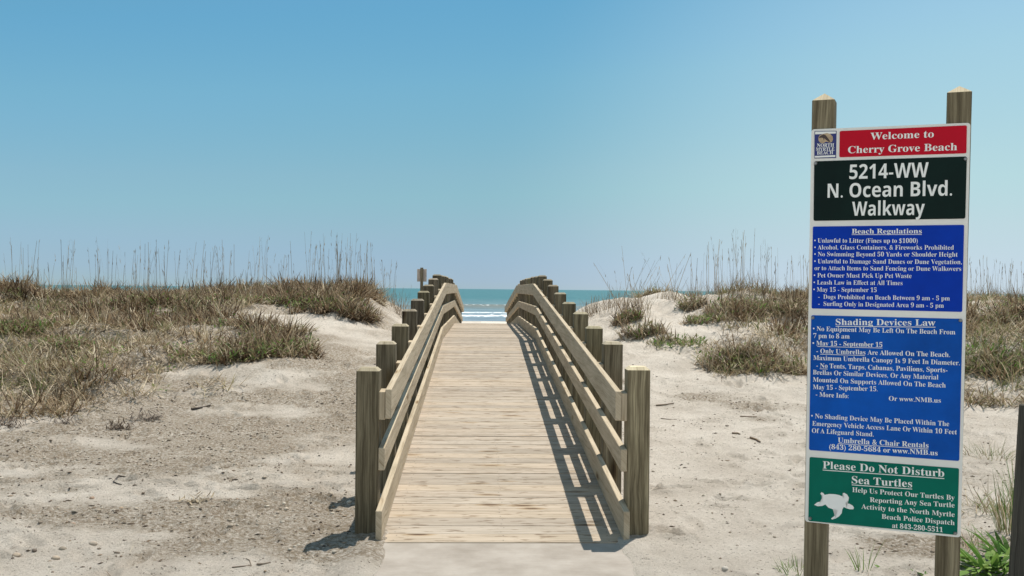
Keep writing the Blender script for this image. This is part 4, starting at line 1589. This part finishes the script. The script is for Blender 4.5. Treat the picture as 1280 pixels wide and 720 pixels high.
# dark crumbs of bark, leaf and wrack gathered in streaks and hollows
OV = np.array([(1, 0, 0), (-1, 0, 0), (0, 1, 0), (0, -1, 0), (0, 0, 1), (0, 0, -1)], float)
OF = np.array([(0, 2, 4), (2, 1, 4), (1, 3, 4), (3, 0, 4), (2, 0, 5), (1, 2, 5), (3, 1, 5), (0, 3, 5)])
rngf = np.random.default_rng(21)
n_ = 150000
x, y, z = scatter(n_, -6.6, 6.0, 4.7, 14.0, rngf)
rdg = 1 - 2 * np.abs(fbm(x / 0.8 + 7, y / 0.42, 511, 4, 0.6))
pat = sstep(fbm(x / 1.3 + 4, y / 0.75, 101, 4) + 0.07 * np.where(x < 0, 1, -0.7), 0.02, 0.2)
dn = 0.012 + 0.50 * sstep(rdg, 0.86, 1.0) * (0.25 + 0.75 * pat) + 0.16 * pat
dn = dn * np.where(x < 0, 1.0, 0.6)
ok = (rngf.uniform(0, 1, n_) < dn) & (np.abs(x) > 0.95)
x, y, z = x[ok], y[ok], z[ok]
k_ = len(x)
sz_ = 0.0022 * (5.5 ** (rngf.uniform(0, 1, k_) ** 2.0))
ang = rngf.uniform(0, 6.283, k_)
el_ = rngf.uniform(1.0, 2.6, k_)
q_ = OV[None] * np.stack([sz_ * el_, sz_, sz_ * rngf.uniform(0.4, 0.9, k_)], 1)[:, None, :]
ca_, sa_ = np.cos(ang)[:, None], np.sin(ang)[:, None]
V = np.stack([q_[..., 0] * ca_ - q_[..., 1] * sa_ + x[:, None], q_[..., 0] * sa_ + q_[..., 1] * ca_ + y[:, None], q_[..., 2] + (z + sz_ * 0.2)[:, None]], -1)
F = OF[None] + (np.arange(k_) * 6)[:, None, None]
CR = np.array([(0.09, 0.065, 0.045), (0.14, 0.10, 0.07), (0.06, 0.045, 0.032), (0.20, 0.145, 0.095), (0.26, 0.20, 0.14)])
tag(link('wrack_crumbs', mesh_np('wrack_crumbs', V.reshape(-1, 3), F.reshape(-1, 3), False, np.repeat(pick(CR, k_, rngf), 6, 0)), m_clod),
    'dark crumbs of bark and dry leaf gathered in streaks on the sand', 'debris', kind='stuff')

for (px, py, s, col, lab) in (
        (115, 624, 0.030, (0.36, 0.25, 0.17), 'orange brown pebble on the pale sand patch, middle one of three'),
        (78, 606, 0.026, (0.30, 0.22, 0.15), 'brown pebble left of the orange pebble on pale sand'),
        (151, 636, 0.022, (0.45, 0.33, 0.22), 'tan pebble right of the orange pebble'),
        (91, 656, 0.024, (0.40, 0.28, 0.2), 'flat reddish chip on pale sand'),
        (78, 688, 0.036, (0.30, 0.25, 0.19), 'largest grey brown pebble of the lower left group'),
        (69, 699, 0.032, (0.46, 0.37, 0.28), 'pale tan pebble below the largest grey brown pebble'),
        (43, 689, 0.026, (0.17, 0.13, 0.10), 'dark brown pebble in the lower left group'),
        (20, 696, 0.034, (0.40, 0.32, 0.24), 'tan pebble nearest the lower left corner'),
        (116, 681, 0.034, (0.46, 0.38, 0.30), 'pale pebble at the edge of the dark churned sand'),
        (64, 710, 0.024, (0.40, 0.36, 0.30), 'small grey pebble at the bottom left'),
        (906, 712, 0.028, (0.52, 0.47, 0.41), 'whitish pebble at the bottom right of the boardwalk'),
        (908, 607, 0.020, (0.70, 0.67, 0.62), 'small white shell bit on the right sand')):
    rng = np.random.default_rng(px)
    p = hit(px, py)
    v0, f0 = ico(2)
    s *= 0.66
    v0 = v0 * np.array([1.2, 0.9, 0.75]) * s
    v0 = v0 * (1 + 0.10 * np.sin(v0[:, :1] * 60 + px) + 0.06 * rng.normal(0, 1, (len(v0), 1)) * 0.5)
    o = link('pebble', mesh_np('pebble', v0, f0, True), plain('pebble', col, 0.8, grime=0.3, scale=40), None, (p.x, p.y, p.z + s * 0.25))
    o.rotation_euler = (0, 0, px)
    tag(o, lab, 'pebble')


def clump(px, py, n, s, label, pal):
    """a torn lump of dead roots"""
    rng = np.random.default_rng(px + py)
    p = hit(px, py)
    v = Veg()
    u = rng.normal(0, 1, (n, 3)) * np.array([s, s * 0.6, s * 0.35])
    z = ground_z(p.x + u[:, 0], p.y + u[:, 1])
    v.add(np.stack([p.x + u[:, 0], p.y + u[:, 1], z + np.abs(u[:, 2])], 1), rng.uniform(0.03, 0.10, n), rng.uniform(0.006, 0.016, n), rng.uniform(0, 6.283, n), rng.uniform(0.6, 2.2, n), rng.uniform(-0.8, 0.8, n), pick(pal, n, rng), PROF_LEAF, rng)
    tag(v.build('root_clump', M_VEG, None, (p.x, p.y, p.z)), label, 'debris')


DK = np.array([(0.10, 0.075, 0.055), (0.15, 0.11, 0.08), (0.20, 0.15, 0.11), (0.07, 0.05, 0.04)])
clump(147, 537, 150, 0.07, 'dark torn root clump lying alone on the left sand', DK)
clump(183, 526, 170, 0.10, 'dead brown turf clump just behind the lone root clump', DK + 0.05)
clump(8, 532, 160, 0.10, 'dark turf edge clump at the foot of the leftmost dune grass', DK)
clump(80, 530, 90, 0.07, 'flattened brown tuft between grass edge and sand on the left', DK + 0.06)
clump(245, 628, 60, 0.05, 'small straw root tuft on the dark churned sand', DRY[:4])


def twig(pts, r, label, col):
    ps = [hit(*q) for q in pts]
    c = bpy.data.curves.new('twig', 'CURVE')
    c.dimensions = '3D'
    c.bevel_depth = r
    c.bevel_resolution = 1
    sp = c.splines.new('POLY')
    sp.points.add(len(ps) - 1)
    o0 = ps[0].copy()
    for i, q in enumerate(ps):
        sp.points[i].co = (q.x - o0.x, q.y - o0.y, gz(q.x, q.y) + r * 0.9 - o0.z, 1)
        sp.points[i].radius = 1.0 - 0.5 * i / len(ps)
    t_ = bpy.data.objects.new('twig', c)
    COL.objects.link(t_)
    me = bpy.data.meshes.new_from_object(t_.evaluated_get(bpy.context.evaluated_depsgraph_get()))
    bpy.data.objects.remove(t_)
    o = link('twig', me, plain('twig bark', col, 0.85, grime=0.3, scale=30), None, o0)
    tag(o, label, 'twig')


twig([(239, 513), (250, 511), (263, 509)], 0.012, 'thick dark stick lying at the edge of the left grass', (0.06, 0.045, 0.035))
twig([(159, 598), (148, 601), (142, 604), (146, 606), (152, 607)], 0.006, 'thin hooked dark twig on pale left sand', (0.07, 0.055, 0.045))
twig([(290, 710), (303, 709), (314, 709), (312, 703), (308, 700)], 0.004, 'thin bent stem on the sand left of the path', (0.22, 0.17, 0.12))
twig([(321, 709), (330, 707), (338, 704)], 0.006, 'short grey stick beside the thin bent stem', (0.25, 0.2, 0.15))
twig([(820, 508), (832, 507), (842, 505)], 0.010, 'brown stick on the sand close behind the right end post', (0.20, 0.15, 0.10))
twig([(826, 524), (836, 525), (846, 525)], 0.005, 'thin stick in front of the brown stick, right sand', (0.18, 0.14, 0.10))
twig([(925, 521), (936, 522), (946, 522)], 0.007, 'lone straw stick on the pale right sand', (0.27, 0.2, 0.14))
twig([(915, 543), (922, 543), (925, 544)], 0.010, 'short thick brown twig on right sand', (0.2, 0.14, 0.09))
twig([(938, 549), (946, 551), (950, 554)], 0.012, 'stubby brown twig nearest the sign on the right sand', (0.2, 0.14, 0.09))
